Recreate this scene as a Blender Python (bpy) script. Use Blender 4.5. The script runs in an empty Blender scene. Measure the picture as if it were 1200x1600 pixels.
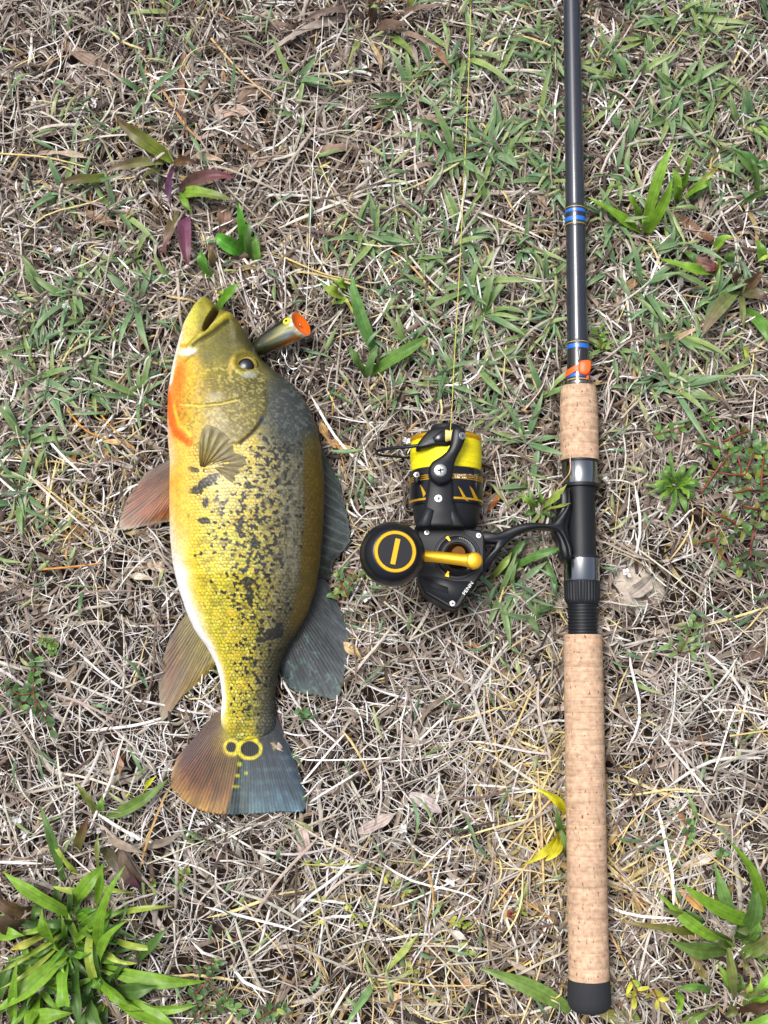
import bpy, bmesh, math, random
import numpy as np
from mathutils import Vector, Matrix
from mathutils.geometry import tessellate_polygon

random.seed(11)
rng = np.random.default_rng(11)
S = bpy.context.scene
R = math.radians

# ------------------------------------------------------------------ camera, sky, sun, exposure
CAM_D, TILT, FPX = 0.96, R(8.0), 2000.0          # distance to the ground, forward tilt, focal length in photo pixels
cd = bpy.data.cameras.new('camera'); cam = bpy.data.objects.new('camera', cd); S.collection.objects.link(cam)
cd.sensor_fit = 'VERTICAL'; cd.sensor_height = 36.0; cd.sensor_width = 27.0
cd.lens = 36.0 * FPX / 1600.0
cd.clip_start = 0.02; cd.clip_end = 200
CAM = np.array([0.0, -CAM_D * math.sin(TILT), CAM_D * math.cos(TILT)])
cam.location = CAM; cam.rotation_euler = (TILT, 0, 0)
S.camera = cam

SUN_EL, SUN_AZ = R(68), R(-52)                   # soft light from the upper left
W = bpy.data.worlds.new('World'); S.world = W; W.use_nodes = True
nt = W.node_tree; nt.nodes.clear()
sky = nt.nodes.new('ShaderNodeTexSky'); sky.sky_type = 'NISHITA'; sky.sun_disc = False
sky.sun_elevation = SUN_EL; sky.sun_rotation = SUN_AZ
sky.air_density = 1.0; sky.dust_density = 6.0; sky.ozone_density = 1.0
hs = nt.nodes.new('ShaderNodeHueSaturation'); hs.inputs['Saturation'].default_value = 0.6   # bright cloud veil
bg = nt.nodes.new('ShaderNodeBackground'); bg.inputs['Strength'].default_value = 0.105
wo = nt.nodes.new('ShaderNodeOutputWorld')
nt.links.new(sky.outputs[0], hs.inputs['Color']); nt.links.new(hs.outputs[0], bg.inputs['Color'])
nt.links.new(bg.outputs[0], wo.inputs['Surface'])
sd = bpy.data.lights.new('sun', 'SUN'); sun = bpy.data.objects.new('sun', sd); S.collection.objects.link(sun)
sd.energy = 2.0; sd.angle = R(22); sd.color = (1.0, 0.99, 0.98)
dirv = Vector((math.sin(SUN_AZ) * math.cos(SUN_EL), math.cos(SUN_AZ) * math.cos(SUN_EL), math.sin(SUN_EL)))
sun.rotation_euler = dirv.to_track_quat('Z', 'Y').to_euler(); sun.location = dirv * 3
vs = S.view_settings
vs.view_transform = 'Standard'; vs.look = 'None'; vs.gamma = 1.0; vs.use_curve_mapping = False
vs.exposure = 0.66
try:
    S.cycles.use_denoising = True
    S.cycles.max_bounces = 8; S.cycles.transparent_max_bounces = 12
except Exception:
    pass

# ------------------------------------------------------------------ geometry helpers
ct, st = math.cos(TILT), math.sin(TILT)
def P(px, py, z=0.0):
    """point of the place at height z that photo pixel (px,py) looks at"""
    px = np.asarray(px, float); py = np.asarray(py, float); z = np.asarray(z, float)
    dx = (px - 600) / FPX; dy = -(py - 800) / FPX
    wx = dx; wy = dy * ct + st; wz = dy * st - ct
    k = (z - CAM[2]) / wz
    return np.stack([CAM[0] + wx * k, CAM[1] + wy * k, z + 0 * k], -1)
def PX(v):
    v = np.asarray(v, float) - CAM
    y = v[..., 1] * ct + v[..., 2] * st; z = -v[..., 1] * st + v[..., 2] * ct
    return 600 + FPX * v[..., 0] / -z, 800 - FPX * y / -z
def SC(py, z):
    a = P(600, py, z); b = P(601, py, z); return float(b[0] - a[0])     # metres per pixel

def s2l(c):
    c = np.asarray(c, float)
    if c.max() > 1.001: c = c / 255.0
    return np.where(c <= 0.04045, c / 12.92, ((c + 0.055) / 1.055) ** 2.4)
def lin(r, g, b): return tuple(s2l((r / 255., g / 255., b / 255.)))
def sstep(a, b, x):
    t = np.clip((x - a) / (b - a), 0, 1); return t * t * (3 - 2 * t)
def hash2(i, j, seed=0):
    n = (i.astype(np.int64) * 374761393 + j.astype(np.int64) * 668265263 + seed * 982451653) & 0x7fffffff
    n = ((n ^ (n >> 13)) * 1274126177) & 0x7fffffff
    n = n ^ (n >> 16)
    return (n & 0xffff) / 65535.0
def vnoise(x, y, seed=0):
    xi = np.floor(x); yi = np.floor(y); fx = x - xi; fy = y - yi
    fx = fx * fx * (3 - 2 * fx); fy = fy * fy * (3 - 2 * fy)
    a = hash2(xi, yi, seed); b = hash2(xi + 1, yi, seed); c = hash2(xi, yi + 1, seed); d = hash2(xi + 1, yi + 1, seed)
    return (a * (1 - fx) + b * fx) * (1 - fy) + (c * (1 - fx) + d * fx) * fy
def fbm(x, y, seed=0, o=3):
    s = 0; a = .5; t = 0
    for k in range(o):
        s = s + a * vnoise(x * 2 ** k, y * 2 ** k, seed + k); t += a; a *= .5
    return s / t
def segdist(px, py, pts):
    d = np.full(np.shape(px), 1e9)
    for (ax, ay), (bx, by) in zip(pts[:-1], pts[1:]):
        vx, vy = bx - ax, by - ay; L = vx * vx + vy * vy + 1e-9
        t = np.clip(((px - ax) * vx + (py - ay) * vy) / L, 0, 1)
        d = np.minimum(d, np.hypot(px - ax - t * vx, py - ay - t * vy))
    return d
def inpoly(px, py, pts):
    r = np.zeros(np.shape(px), bool); n = len(pts)
    for i in range(n):
        ax, ay = pts[i]; bx, by = pts[(i + 1) % n]
        if ay == by: continue
        c = ((ay > py) != (by > py)) & (px < (bx - ax) * (py - ay) / (by - ay) + ax)
        r ^= c
    return r
def catmull(pts, n, closed=False):
    pts = np.asarray(pts, float); m = len(pts); out = []
    rngs = range(m) if closed else range(m - 1)
    for i in rngs:
        p1 = pts[i]; p2 = pts[(i + 1) % m]
        p0 = pts[i - 1] if (i > 0 or closed) else p1
        p3 = pts[(i + 2) % m] if (i + 2 < m or closed) else p2
        for k in range(n):
            t = k / n
            out.append(.5 * (2 * p1 + (p2 - p0) * t + (2 * p0 - 5 * p1 + 4 * p2 - p3) * t * t + (3 * p1 - p0 - 3 * p2 + p3) * t ** 3))
    if not closed: out.append(pts[-1])
    return np.array(out)
def pwl(pts, t):
    pts = np.asarray(pts, float); L = np.r_[0, np.cumsum(np.linalg.norm(np.diff(pts, axis=0), axis=1))]; L /= L[-1]
    return np.stack([np.interp(t, L, pts[:, k]) for k in range(pts.shape[1])], -1)

# ------------------------------------------------------------------ object helpers
COL = S.collection
def wloc(o):
    v = Vector((0, 0, 0))
    while o is not None:
        v += o.location; o = o.parent
    return v
def mk(name, verts, faces, m, parent=None, smooth=True, col=None, keep=False):
    verts = np.asarray(verts, float)
    if parent is not None and not keep:
        verts = verts - np.array(wloc(parent))
    me = bpy.data.meshes.new(name)
    if isinstance(faces, np.ndarray):
        nf, k = faces.shape
        me.vertices.add(len(verts)); me.vertices.foreach_set('co', verts.ravel().astype(np.float32))
        me.loops.add(nf * k); me.loops.foreach_set('vertex_index', faces.ravel().astype(np.int32))
        me.polygons.add(nf); me.polygons.foreach_set('loop_start', np.arange(0, nf * k, k, dtype=np.int32))
        me.update(calc_edges=True)
    else:
        me.from_pydata([tuple(v) for v in verts], [], faces); me.update()
    me.polygons.foreach_set('use_smooth', np.full(len(me.polygons), smooth))
    if col is not None:
        a = me.color_attributes.new('Col', 'FLOAT_COLOR', 'POINT')
        c4 = np.ones((len(verts), 4), np.float32); c4[:, :3] = col
        a.data.foreach_set('color', c4.ravel())
    me.materials.append(m)
    o = bpy.data.objects.new(name, me); COL.objects.link(o)
    if parent is not None: o.parent = parent
    return o
def tag(o, label, cat, group=None, kind=None):
    o['label'] = label; o['category'] = cat
    if group: o['group'] = group
    if kind: o['kind'] = kind
    return o
def thing(name, label, cat, loc, group=None, rz=0):
    o = bpy.data.objects.new(name, None); COL.objects.link(o); o.empty_display_size = .01
    o.location = tuple(float(v) for v in loc); o.rotation_euler = (0, 0, rz)
    return tag(o, label, cat, group)
def grid_faces(nu, nv, wrap=False, off=0):
    i = np.arange(nu - 1)[:, None]; j = np.arange(nv if wrap else nv - 1)[None, :]
    j2 = (j + 1) % nv
    f = np.stack([i * nv + j, i * nv + j2, (i + 1) * nv + j2, (i + 1) * nv + j], -1).reshape(-1, 4)
    return f + off
def lathe_axis(p0, ax, prof, n=40, up=(0, 0, 1), cap0=True, cap1=True):
    """prof: (distance along ax, radius)"""
    p0 = np.asarray(p0, float); ax = np.asarray(ax, float); ax = ax / np.linalg.norm(ax)
    u = np.asarray(up, float)
    if abs(np.dot(u, ax)) > .95: u = np.array([0, 1.0, 0])
    e1 = np.cross(u, ax); e1 /= np.linalg.norm(e1); e2 = np.cross(ax, e1)
    th = np.linspace(0, 2 * math.pi, n, endpoint=False)
    ring = np.cos(th)[:, None] * e1 + np.sin(th)[:, None] * e2
    V = [p0 + ax * s + ring * max(r, 1e-5) for s, r in prof]
    V = np.concatenate(V); F = [list(f) for f in grid_faces(len(prof), n, True)]
    if cap0: F.append(list(range(n))[::-1])
    if cap1: F.append([(len(prof) - 1) * n + k for k in range(n)])
    return V, F
def tube(pts, rad, n=8, cap=True):
    pts = np.asarray(pts, float); m = len(pts)
    rad = np.full(m, rad) if np.isscalar(rad) else np.asarray(rad, float)
    T = np.gradient(pts, axis=0); T /= np.linalg.norm(T, axis=1)[:, None] + 1e-12
    up = np.array([0, 0, 1.0]); V = []
    for i in range(m):
        a = np.cross(T[i], up)
        if np.linalg.norm(a) < 1e-3: a = np.array([1.0, 0, 0])
        a /= np.linalg.norm(a); b = np.cross(a, T[i])
        th = np.linspace(0, 2 * math.pi, n, endpoint=False)
        V.append(pts[i] + rad[i] * (np.cos(th)[:, None] * a + np.sin(th)[:, None] * b))
    F = [list(f) for f in grid_faces(m, n, True)]
    if cap: F += [list(range(n))[::-1], [(m - 1) * n + k for k in range(n)]]
    return np.concatenate(V), F
def offset_poly(p, d):
    """move a 2D polygon inward by d"""
    p = np.asarray(p, float); n = len(p)
    area = .5 * np.sum(p[:, 0] * np.roll(p[:, 1], -1) - np.roll(p[:, 0], -1) * p[:, 1])
    sgn = 1 if area > 0 else -1
    e = np.roll(p, -1, 0) - p; e /= np.linalg.norm(e, axis=1)[:, None] + 1e-12
    nrm = sgn * np.stack([-e[:, 1], e[:, 0]], -1)
    m = nrm + np.roll(nrm, 1, 0); l = np.linalg.norm(m, axis=1)[:, None]; m = m / np.maximum(l, .35)
    k = 1 / np.maximum((m * nrm).sum(1), .5)
    return p + m * d * k[:, None]
def prism(px_pts, z0, z1, bev=0.0008, hole=None, smooth_n=0):
    """extruded outline; its top face lies at z1 under the given photo pixels"""
    pts = catmull(px_pts, smooth_n, True) if smooth_n else np.asarray(px_pts, float)
    w = P(pts[:, 0], pts[:, 1], z1)[:, :2]
    loops = [w]
    if hole is not None:
        hp = np.asarray(hole, float); loops.append(P(hp[:, 0], hp[:, 1], z1)[:, :2])
    V = []; F = []; top = []; bot = []; tops = []
    for li, q in enumerate(loops):
        ins = offset_poly(q, bev if li == 0 else -bev); n = len(q)
        levels = [(q, z0), (q, z1 - bev), (q * .3 + ins * .7, z1 - bev * .3), (ins, z1)]
        off = len(V)
        for xy, z in levels: V += [(x, y, z) for x, y in xy]
        area = .5 * np.sum(q[:, 0] * np.roll(q[:, 1], -1) - np.roll(q[:, 0], -1) * q[:, 1])
        for a in range(3):
            for k in range(n):
                k2 = (k + 1) % n
                f = [off + a * n + k, off + a * n + k2, off + (a + 1) * n + k2, off + (a + 1) * n + k]
                if (area < 0) != (li == 1): f = f[::-1]
                F.append(f)
        tops.append([Vector(V[off + 3 * n + k]) for k in range(n)]); top += [off + 3 * n + k for k in range(n)]
        bot += [off + k for k in range(n)]
    for t in tessellate_polygon(tops):
        a, b, c = [top[i] for i in t]
        va, vb, vc = (Vector(V[i]) for i in (a, b, c))
        if (vb - va).cross(vc - va).z < 0: b, c = c, b
        F.append([a, b, c])
        a2, b2, c2 = [bot[top.index(i)] for i in (a, b, c)]
        F.append([a2, c2, b2])
    return np.array(V), F
def merge(parts):
    V = []; F = []; o = 0
    for v, f in parts:
        V.append(np.asarray(v, float)); F += [[i + o for i in x] for x in f]; o += len(v)
    return np.concatenate(V), F
def box(c, e1, e2, e3):
    c, e1, e2, e3 = (np.asarray(v, float) for v in (c, e1, e2, e3))
    V = [c + a * e1 + b * e2 + d * e3 for d in (-1, 1) for a, b in ((-1, -1), (1, -1), (1, 1), (-1, 1))]
    return np.array(V), [[3, 2, 1, 0], [4, 5, 6, 7], [0, 1, 5, 4], [1, 2, 6, 5], [2, 3, 7, 6], [3, 0, 4, 7]]
def sharp(o, ang=35):
    me = o.data
    try: me.set_sharp_from_angle(angle=R(ang))
    except Exception: pass
    return o

# ------------------------------------------------------------------ materials
MATS = {}
def mat(name, color=None, rough=.5, metal=0.0, coat=0.0, spec=.5, attr=False, var=0.0, vscale=60., bump=0.0, bscale=400.,
        transl=0.0, alpha=1.0, rand=0.0, crough=.1, tcol=None):
    if name in MATS: return MATS[name]
    m = bpy.data.materials.new(name); m.use_nodes = True; t = m.node_tree; b = t.nodes['Principled BSDF']
    L = t.links.new
    b.inputs['Roughness'].default_value = rough; b.inputs['Metallic'].default_value = metal
    b.inputs['Coat Weight'].default_value = coat; b.inputs['Coat Roughness'].default_value = crough
    b.inputs['Specular IOR Level'].default_value = spec
    if attr:
        a = t.nodes.new('ShaderNodeAttribute'); a.attribute_name = 'Col'; src = a.outputs['Color']
    else:
        a = t.nodes.new('ShaderNodeRGB'); a.outputs[0].default_value = (*color, 1); src = a.outputs[0]
    if var > 0:
        tc = t.nodes.new('ShaderNodeTexCoord'); n = t.nodes.new('ShaderNodeTexNoise')
        n.inputs['Scale'].default_value = vscale; n.inputs['Detail'].default_value = 4
        L(tc.outputs['Object'], n.inputs['Vector'])
        mr = t.nodes.new('ShaderNodeMapRange'); mr.inputs[1].default_value = .3; mr.inputs[2].default_value = .7
        mr.inputs[3].default_value = 1 - var; mr.inputs[4].default_value = 1 + var * .6
        L(n.outputs['Fac'], mr.inputs[0])
        mx = t.nodes.new('ShaderNodeVectorMath'); mx.operation = 'SCALE'
        L(src, mx.inputs[0]); L(mr.outputs[0], mx.inputs['Scale']); src = mx.outputs[0]
    if rand > 0:
        oi = t.nodes.new('ShaderNodeObjectInfo'); mr = t.nodes.new('ShaderNodeMapRange')
        mr.inputs[3].default_value = 1 - rand; mr.inputs[4].default_value = 1 + rand
        L(oi.outputs['Random'], mr.inputs[0])
        mx = t.nodes.new('ShaderNodeVectorMath'); mx.operation = 'SCALE'
        L(src, mx.inputs[0]); L(mr.outputs[0], mx.inputs['Scale']); src = mx.outputs[0]
    L(src, b.inputs['Base Color'])
    if bump > 0:
        tc = t.nodes.new('ShaderNodeTexCoord'); n = t.nodes.new('ShaderNodeTexNoise')
        n.inputs['Scale'].default_value = bscale; n.inputs['Detail'].default_value = 3
        L(tc.outputs['Object'], n.inputs['Vector'])
        bp = t.nodes.new('ShaderNodeBump'); bp.inputs['Strength'].default_value = bump; bp.inputs['Distance'].default_value = .001
        L(n.outputs['Fac'], bp.inputs['Height']); L(bp.outputs[0], b.inputs['Normal'])
    out = t.nodes['Material Output']; sh = b.outputs[0]
    if transl > 0:
        tr = t.nodes.new('ShaderNodeBsdfTranslucent'); L(src, tr.inputs['Color'])
        ms = t.nodes.new('ShaderNodeMixShader'); ms.inputs[0].default_value = transl
        L(sh, ms.inputs[1]); L(tr.outputs[0], ms.inputs[2]); sh = ms.outputs[0]
    if alpha < 1:
        tp = t.nodes.new('ShaderNodeBsdfTransparent'); ms = t.nodes.new('ShaderNodeMixShader'); ms.inputs[0].default_value = alpha
        L(tp.outputs[0], ms.inputs[1]); L(sh, ms.inputs[2]); sh = ms.outputs[0]
    L(sh, out.inputs['Surface'])
    MATS[name] = m; return m

M_STRAW = mat('dry straw', attr=True, rough=.62, spec=.35, var=.28, vscale=260., transl=.12)
M_SOIL = mat('soil', lin(52, 42, 36), rough=.95, spec=.15, var=.6, vscale=220., bump=.9, bscale=500.)
M_CRUMB = mat('crumbs', attr=True, rough=.9, spec=.2)
M_LEAF = mat('green leaf', attr=True, rough=.45, spec=.4, var=.28, vscale=200., transl=.15)
M_FISH = mat('fish skin', attr=True, rough=.50, spec=.38, coat=.14, crough=.16, var=.10, vscale=700., bump=.3, bscale=620.)
M_FIN = mat('fish fin', attr=True, rough=.45, spec=.4, transl=.10, coat=.12, crough=.3, var=.15, vscale=500.)
M_PEC = mat('thin fin membrane', attr=True, rough=.42, transl=.2, alpha=.74)
M_BLACK = mat('black anodised metal', (.007, .008, .011), rough=.40, spec=.35, var=.2, vscale=200.)
M_SATIN = mat('black satin plastic', (.010, .011, .014), rough=.50, spec=.32, bump=.1, bscale=1500.)
M_GLOSSB = mat('gloss black', (.005, .006, .010), rough=.30, spec=.4, coat=.25, crough=.10)
M_RUBBER = mat('black rubber foam', (.020, .021, .024), rough=.8, spec=.3, bump=.25, bscale=900.)
M_GOLD = mat('gold anodised metal', lin(238, 182, 44), rough=.30, metal=.7, bump=.08, bscale=900.)
M_GOLDD = mat('dull gold', lin(76, 48, 16), rough=.4, metal=.85)
M_SILVER = mat('brushed steel', lin(196, 196, 194), rough=.3, metal=1.0, bump=.15, bscale=700.)
M_GUN = mat('polished gunmetal', lin(150, 154, 158), rough=.16, metal=1.0)
M_BLANK = mat('grey lacquered carbon', (.018, .022, .034), rough=.32, spec=.38, coat=.75, crough=.07, var=.15, vscale=300.)
M_BLUE = mat('blue thread', lin(20, 98, 190), rough=.35, coat=.8, crough=.06)
M_GOLDL = mat('gold thread', lin(176, 152, 84), rough=.4, coat=.5)
M_WRAP = mat('black thread wrap', (.010, .010, .012), rough=.3, coat=1.0, crough=.05)
M_YELLOW = mat('yellow braid', lin(243, 226, 16), rough=.6, var=.12, vscale=500., bump=.2, bscale=1800.)
M_YLINE = mat('yellow braid strand', lin(196, 184, 84), rough=.6)
M_WLINE = mat('clear leader line', lin(214, 208, 200), rough=.3)
M_ORANGE = mat('orange rubber', lin(248, 96, 28), rough=.45, var=.06)
M_CREAM = mat('cream roller', lin(232, 200, 120), rough=.3)
M_WHITE = mat('white print', lin(235, 235, 230), rough=.5)
M_GREYP = mat('grey print', lin(120, 124, 124), rough=.5)
M_FLOWER = mat('dry white petals', lin(226, 224, 222), rough=.7, var=.2, vscale=400., transl=.2)
M_SEED = mat('dry seed head', lin(150, 118, 98), rough=.8, var=.35, vscale=500.)
M_REDSTEM = mat('red stem', lin(122, 50, 44), rough=.65, var=.45, vscale=200.)
M_DARK = mat('dark slot', (.02, .02, .02), rough=.7)
M_PUPIL = mat('wet black', (.003, .005, .010), rough=.25, spec=.3, coat=.15)
M_LURE = mat('lacquered lure', attr=True, rough=.22, coat=.8, spec=.6)
M_VC = mat('painted', attr=True, rough=.5)

def cork_material():
    m = bpy.data.materials.new('cork'); m.use_nodes = True; t = m.node_tree; b = t.nodes['Principled BSDF']; L = t.links.new
    b.inputs['Roughness'].default_value = .78; b.inputs['Specular IOR Level'].default_value = .25
    tc = t.nodes.new('ShaderNodeTexCoord'); oi = t.nodes.new('ShaderNodeObjectInfo')
    n1 = t.nodes.new('ShaderNodeTexNoise'); n1.inputs['Scale'].default_value = 260; n1.inputs['Detail'].default_value = 6
    L(tc.outputs['Object'], n1.inputs['Vector'])
    cr = t.nodes.new('ShaderNodeValToRGB'); e = cr.color_ramp.elements
    e[0].position = .3; e[0].color = (*lin(170, 138, 112), 1); e[1].position = .72; e[1].color = (*lin(206, 175, 146), 1)
    L(n1.outputs['Fac'], cr.inputs[0])
    mp = t.nodes.new('ShaderNodeMapping'); mp.inputs['Scale'].default_value = (1.0, .45, 1.0)     # lenticels run along the grip
    L(tc.outputs['Object'], mp.inputs['Vector'])
    n2 = t.nodes.new('ShaderNodeTexNoise'); n2.inputs['Scale'].default_value = 620; n2.inputs['Detail'].default_value = 2
    L(mp.outputs[0], n2.inputs['Vector'])
    r2 = t.nodes.new('ShaderNodeValToRGB'); e = r2.color_ramp.elements
    e[0].position = .27; e[0].color = (1, 1, 1, 1); e[1].position = .36; e[1].color = (0, 0, 0, 1)
    L(n2.outputs['Fac'], r2.inputs[0])
    mx = t.nodes.new('ShaderNodeMix'); mx.data_type = 'RGBA'
    L(r2.outputs[0], mx.inputs[0]); L(cr.outputs[0], mx.inputs[6]); mx.inputs[7].default_value = (*lin(112, 76, 50), 1)
    mp3 = t.nodes.new('ShaderNodeMapping'); mp3.inputs['Scale'].default_value = (.25, 3.2, .25)   # fine growth lines across the grip
    L(tc.outputs['Object'], mp3.inputs['Vector'])
    n3 = t.nodes.new('ShaderNodeTexNoise'); n3.inputs['Scale'].default_value = 190; n3.inputs['Detail'].default_value = 5; L(mp3.outputs[0], n3.inputs['Vector'])
    m3 = t.nodes.new('ShaderNodeMapRange'); m3.inputs[1].default_value = .32; m3.inputs[2].default_value = .62; m3.inputs[3].default_value = .82; m3.inputs[4].default_value = 1.05; L(n3.outputs['Fac'], m3.inputs[0])
    s3 = t.nodes.new('ShaderNodeVectorMath'); s3.operation = 'SCALE'; L(mx.outputs[2], s3.inputs[0]); L(m3.outputs[0], s3.inputs['Scale'])
    mr = t.nodes.new('ShaderNodeMapRange'); mr.inputs[3].default_value = .93; mr.inputs[4].default_value = 1.05
    L(oi.outputs['Random'], mr.inputs[0])
    sc = t.nodes.new('ShaderNodeVectorMath'); sc.operation = 'SCALE'; L(s3.outputs[0], sc.inputs[0]); L(mr.outputs[0], sc.inputs['Scale'])
    L(sc.outputs[0], b.inputs['Base Color'])
    bp = t.nodes.new('ShaderNodeBump'); bp.inputs['Strength'].default_value = .5; bp.inputs['Distance'].default_value = .0006; bp.invert = True
    L(r2.outputs[0], bp.inputs['Height']); L(bp.outputs[0], b.inputs['Normal'])
    return m
M_CORK = cork_material()

# ------------------------------------------------------------------ outlines used for the big things (photo pixels)
FL = [(459, 316), (464, 306), (475, 298), (500, 285), (530, 277), (570, 268), (610, 262), (650, 261), (690, 262), (720, 265), (760, 264), (800, 264), (840, 265),
      (880, 269), (920, 278), (955, 289), (985, 302), (1010, 320), (1035, 333), (1060, 340), (1090, 343), (1110, 341), (1130, 340), (1150, 343), (1170, 350), (1186, 362), (1192, 375)]
FR = [(459, 320), (464, 329), (474, 335), (480, 346), (484, 360), (500, 372), (530, 390), (562, 410), (580, 431), (595, 451), (615, 470), (640, 485), (670, 495), (700, 502),
      (740, 506), (780, 507), (830, 505), (880, 500), (920, 493), (955, 482), (985, 466), (1010, 450), (1035, 438), (1060, 431), (1090, 427), (1115, 427), (1135, 428), (1155, 424), (1172, 415), (1186, 395), (1192, 378)]
TH = [(459, 4), (466, 7), (480, 10), (500, 13), (550, 19), (600, 23), (700, 27), (800, 27), (900, 23), (1000, 15), (1060, 10), (1110, 7), (1150, 4.2), (1186, 2.2), (1192, 1.6)]   # half thickness, mm
def curve1(tab):
    t = np.array(tab, float); yy = t[:, 0]; vv = t[:, 1]
    ys = np.linspace(yy[0], yy[-1], 1200); v = np.interp(ys, yy, vv)
    k = np.hanning(23); k /= k.sum(); vp = np.pad(v, 11, mode='reflect', reflect_type='odd')
    v2 = np.convolve(vp, k, 'valid'); 
    return lambda y: np.interp(y, ys, v2)
pL, pR = curve1(FL), curve1(FR)                  # outline the pigment follows, running on into the tail
FL = [p for p in FL if p[0] <= 1130] + [(1140, 344), (1149, 351), (1155, 362), (1158, 374)]
FR = [p for p in FR if p[0] <= 1115] + [(1132, 428), (1142, 424), (1150, 413), (1155, 397), (1158, 380)]
TH = [p for p in TH if p[0] <= 1060] + [(1110, 6.4), (1135, 3.8), (1150, 2.0), (1158, 1.2)]
fL, fR, fT = curve1(FL), curve1(FR), curve1(TH)
TAIL = [(338, 1120), (300, 1150), (275, 1185), (264, 1215), (266, 1228), (285, 1250), (315, 1266), (355, 1273), (400, 1271), (440, 1268), (477, 1264), (467, 1205), (450, 1165), (430, 1125)]
PELV = [(272, 712), (222, 742), (200, 775), (187, 805), (188, 827), (215, 823), (250, 816), (277, 812)]
ANAL = [(288, 952), (262, 1000), (250, 1045), (248, 1085), (254, 1125), (285, 1086), (310, 1068), (334, 1038)]
DORS = [(500, 690), (515, 722), (530, 755), (542, 800), (548, 842), (528, 870), (520, 900), (530, 950), (545, 988), (543, 1015), (538, 1055), (526, 1091), (495, 1086), (460, 1080), (438, 1055), (436, 1035), (490, 920)]
HOUS = [(650, 820), (700, 822), (750, 828), (757, 838), (757, 893), (740, 915), (719, 948), (712, 952), (700, 949), (664, 928), (654, 908), (655, 860)]
def rodx(y): return 893 + .0178 * y

# ------------------------------------------------------------------ height cap under the things that lie on the litter
GX, GY = np.meshgrid(np.arange(-40, 1241, 4.0), np.arange(-40, 1641, 4.0))
CAP = np.full(GX.shape, 1.0)
def capset(poly, z):
    m = inpoly(GX, GY, poly); CAP[m] = np.minimum(CAP[m], z)
ys_ = np.linspace(460, 1157, 80)
capset([(fL(y) - 4, y) for y in ys_] + [(fR(y) + 5, y) for y in ys_[::-1]], .006)
for pl in (TAIL, PELV, ANAL, DORS): capset(pl, .007)
capset([(874, -40), (874, 600), (866, 605), (880, 1600), (962, 1600), (948, 1000), (940, 600), (915, -40)], .006)
capset([(632, 660), (765, 660), (765, 835), (880, 810), (890, 760), (900, 880), (880, 870), (765, 900), (722, 960), (640, 930), (640, 820)], .009)
capset([(560, 810), (660, 810), (660, 925), (560, 925)], .040)
capset([(395, 540), (460, 480), (490, 480), (490, 530), (440, 560), (405, 560)], .008)
capset([(990 + 36 * math.cos(a), 915 + 32 * math.sin(a)) for a in np.linspace(0, 6.283, 20)[:-1]], .0048)
for cx, cy, r in ((110, 1440, 70), (150, 1520, 70), (50, 1540, 70), (1150, 1470, 55), (1160, 1560, 40), (1005, 345, 24), (1054, 759, 45), (275, 280, 45), (1150, 470, 30), (382, 385, 26), (576, 570, 26), (330, 1540, 40), (1150, 730, 50), (1090, 420, 30), (1180, 850, 30), (60, 1080, 30)):
    capset([(cx + r * math.cos(a), cy + r * math.sin(a)) for a in np.linspace(0, 6.283, 20)[:-1]], .0075)
def capz(v):
    px, py = PX(v)
    i = np.clip(((py + 40) / 4).round().astype(int), 0, GX.shape[0] - 1); j = np.clip(((px + 40) / 4).round().astype(int), 0, GX.shape[1] - 1)
    return CAP[i, j]

# ------------------------------------------------------------------ the ground
def build_ground():
    n = 221
    a = np.linspace(-1, 1, n); a = np.sign(a) * (np.abs(a) * .5 + 5.5 * np.abs(a) ** 9)
    X, Y = np.meshgrid(a, a, indexing='ij')
    Z = -.004 + .006 * (fbm(X * 22, Y * 22, 3) - .5) + .004 * (fbm(X * 120, Y * 120, 8) - .5)
    Z = np.minimum(Z, -.0005)
    o = mk('ground', np.stack([X, Y, Z], -1).reshape(-1, 3), grid_faces(n, n)[:, ::-1], M_SOIL)
    o['kind'] = 'structure'; o['label'] = 'dark brown soil under the dry grass'; 
build_ground()

def region(px, py, blobs):
    d = np.zeros(np.shape(px))
    for cx, cy, sx, sy, w in blobs:
        d = d + w * np.exp(-((px - cx) / sx) ** 2 - ((py - cy) / sy) ** 2)
    return d
BARE = [(150, 1080, 170, 180, 1.0), (310, 1420, 140, 140, .9), (1010, 920, 60, 60, .6), (560, 1200, 200, 130, .55), (120, 90, 110, 110, .45), (1080, 400, 80, 70, .6), (1120, 900, 90, 60, .6), (1090, 1180, 150, 120, .55), (520, 580, 40, 160, .4), (500, 1480, 120, 90, .5)]
YELL = [(860, 1230, 110, 190, 1.0), (1000, 1330, 130, 90, .8), (560, 1500, 220, 120, .6), (100, 800, 120, 60, .5), (510, 380, 60, 60, .7), (1180, 1130, 60, 60, .6), (130, 680, 70, 50, .4)]
GREY = [(560, 1210, 230, 160, 1.0), (150, 1130, 220, 200, 1.0), (1090, 1150, 170, 170, .9), (40, 60, 160, 100, .4), (350, 1430, 160, 140, .7), (760, 1060, 120, 90, .5)]
GREEN = [(1000, 100, 220, 200, .9), (760, 150, 150, 200, .7), (850, 480, 170, 200, 1.0), (640, 420, 120, 150, .75), (1120, 560, 120, 160, .7), (70, 520, 110, 110, .9),
         (190, 560, 80, 120, .6), (60, 800, 80, 100, .6), (830, 880, 100, 90, .9), (280, 60, 140, 90, .35), (120, 250, 110, 110, .5), (580, 900, 50, 60, .5),
         (700, 620, 120, 90, .6), (1060, 1020, 60, 60, .4), (240, 440, 90, 60, .5), (560, 1480, 200, 100, .25), (1150, 260, 80, 120, .6)]

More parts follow.
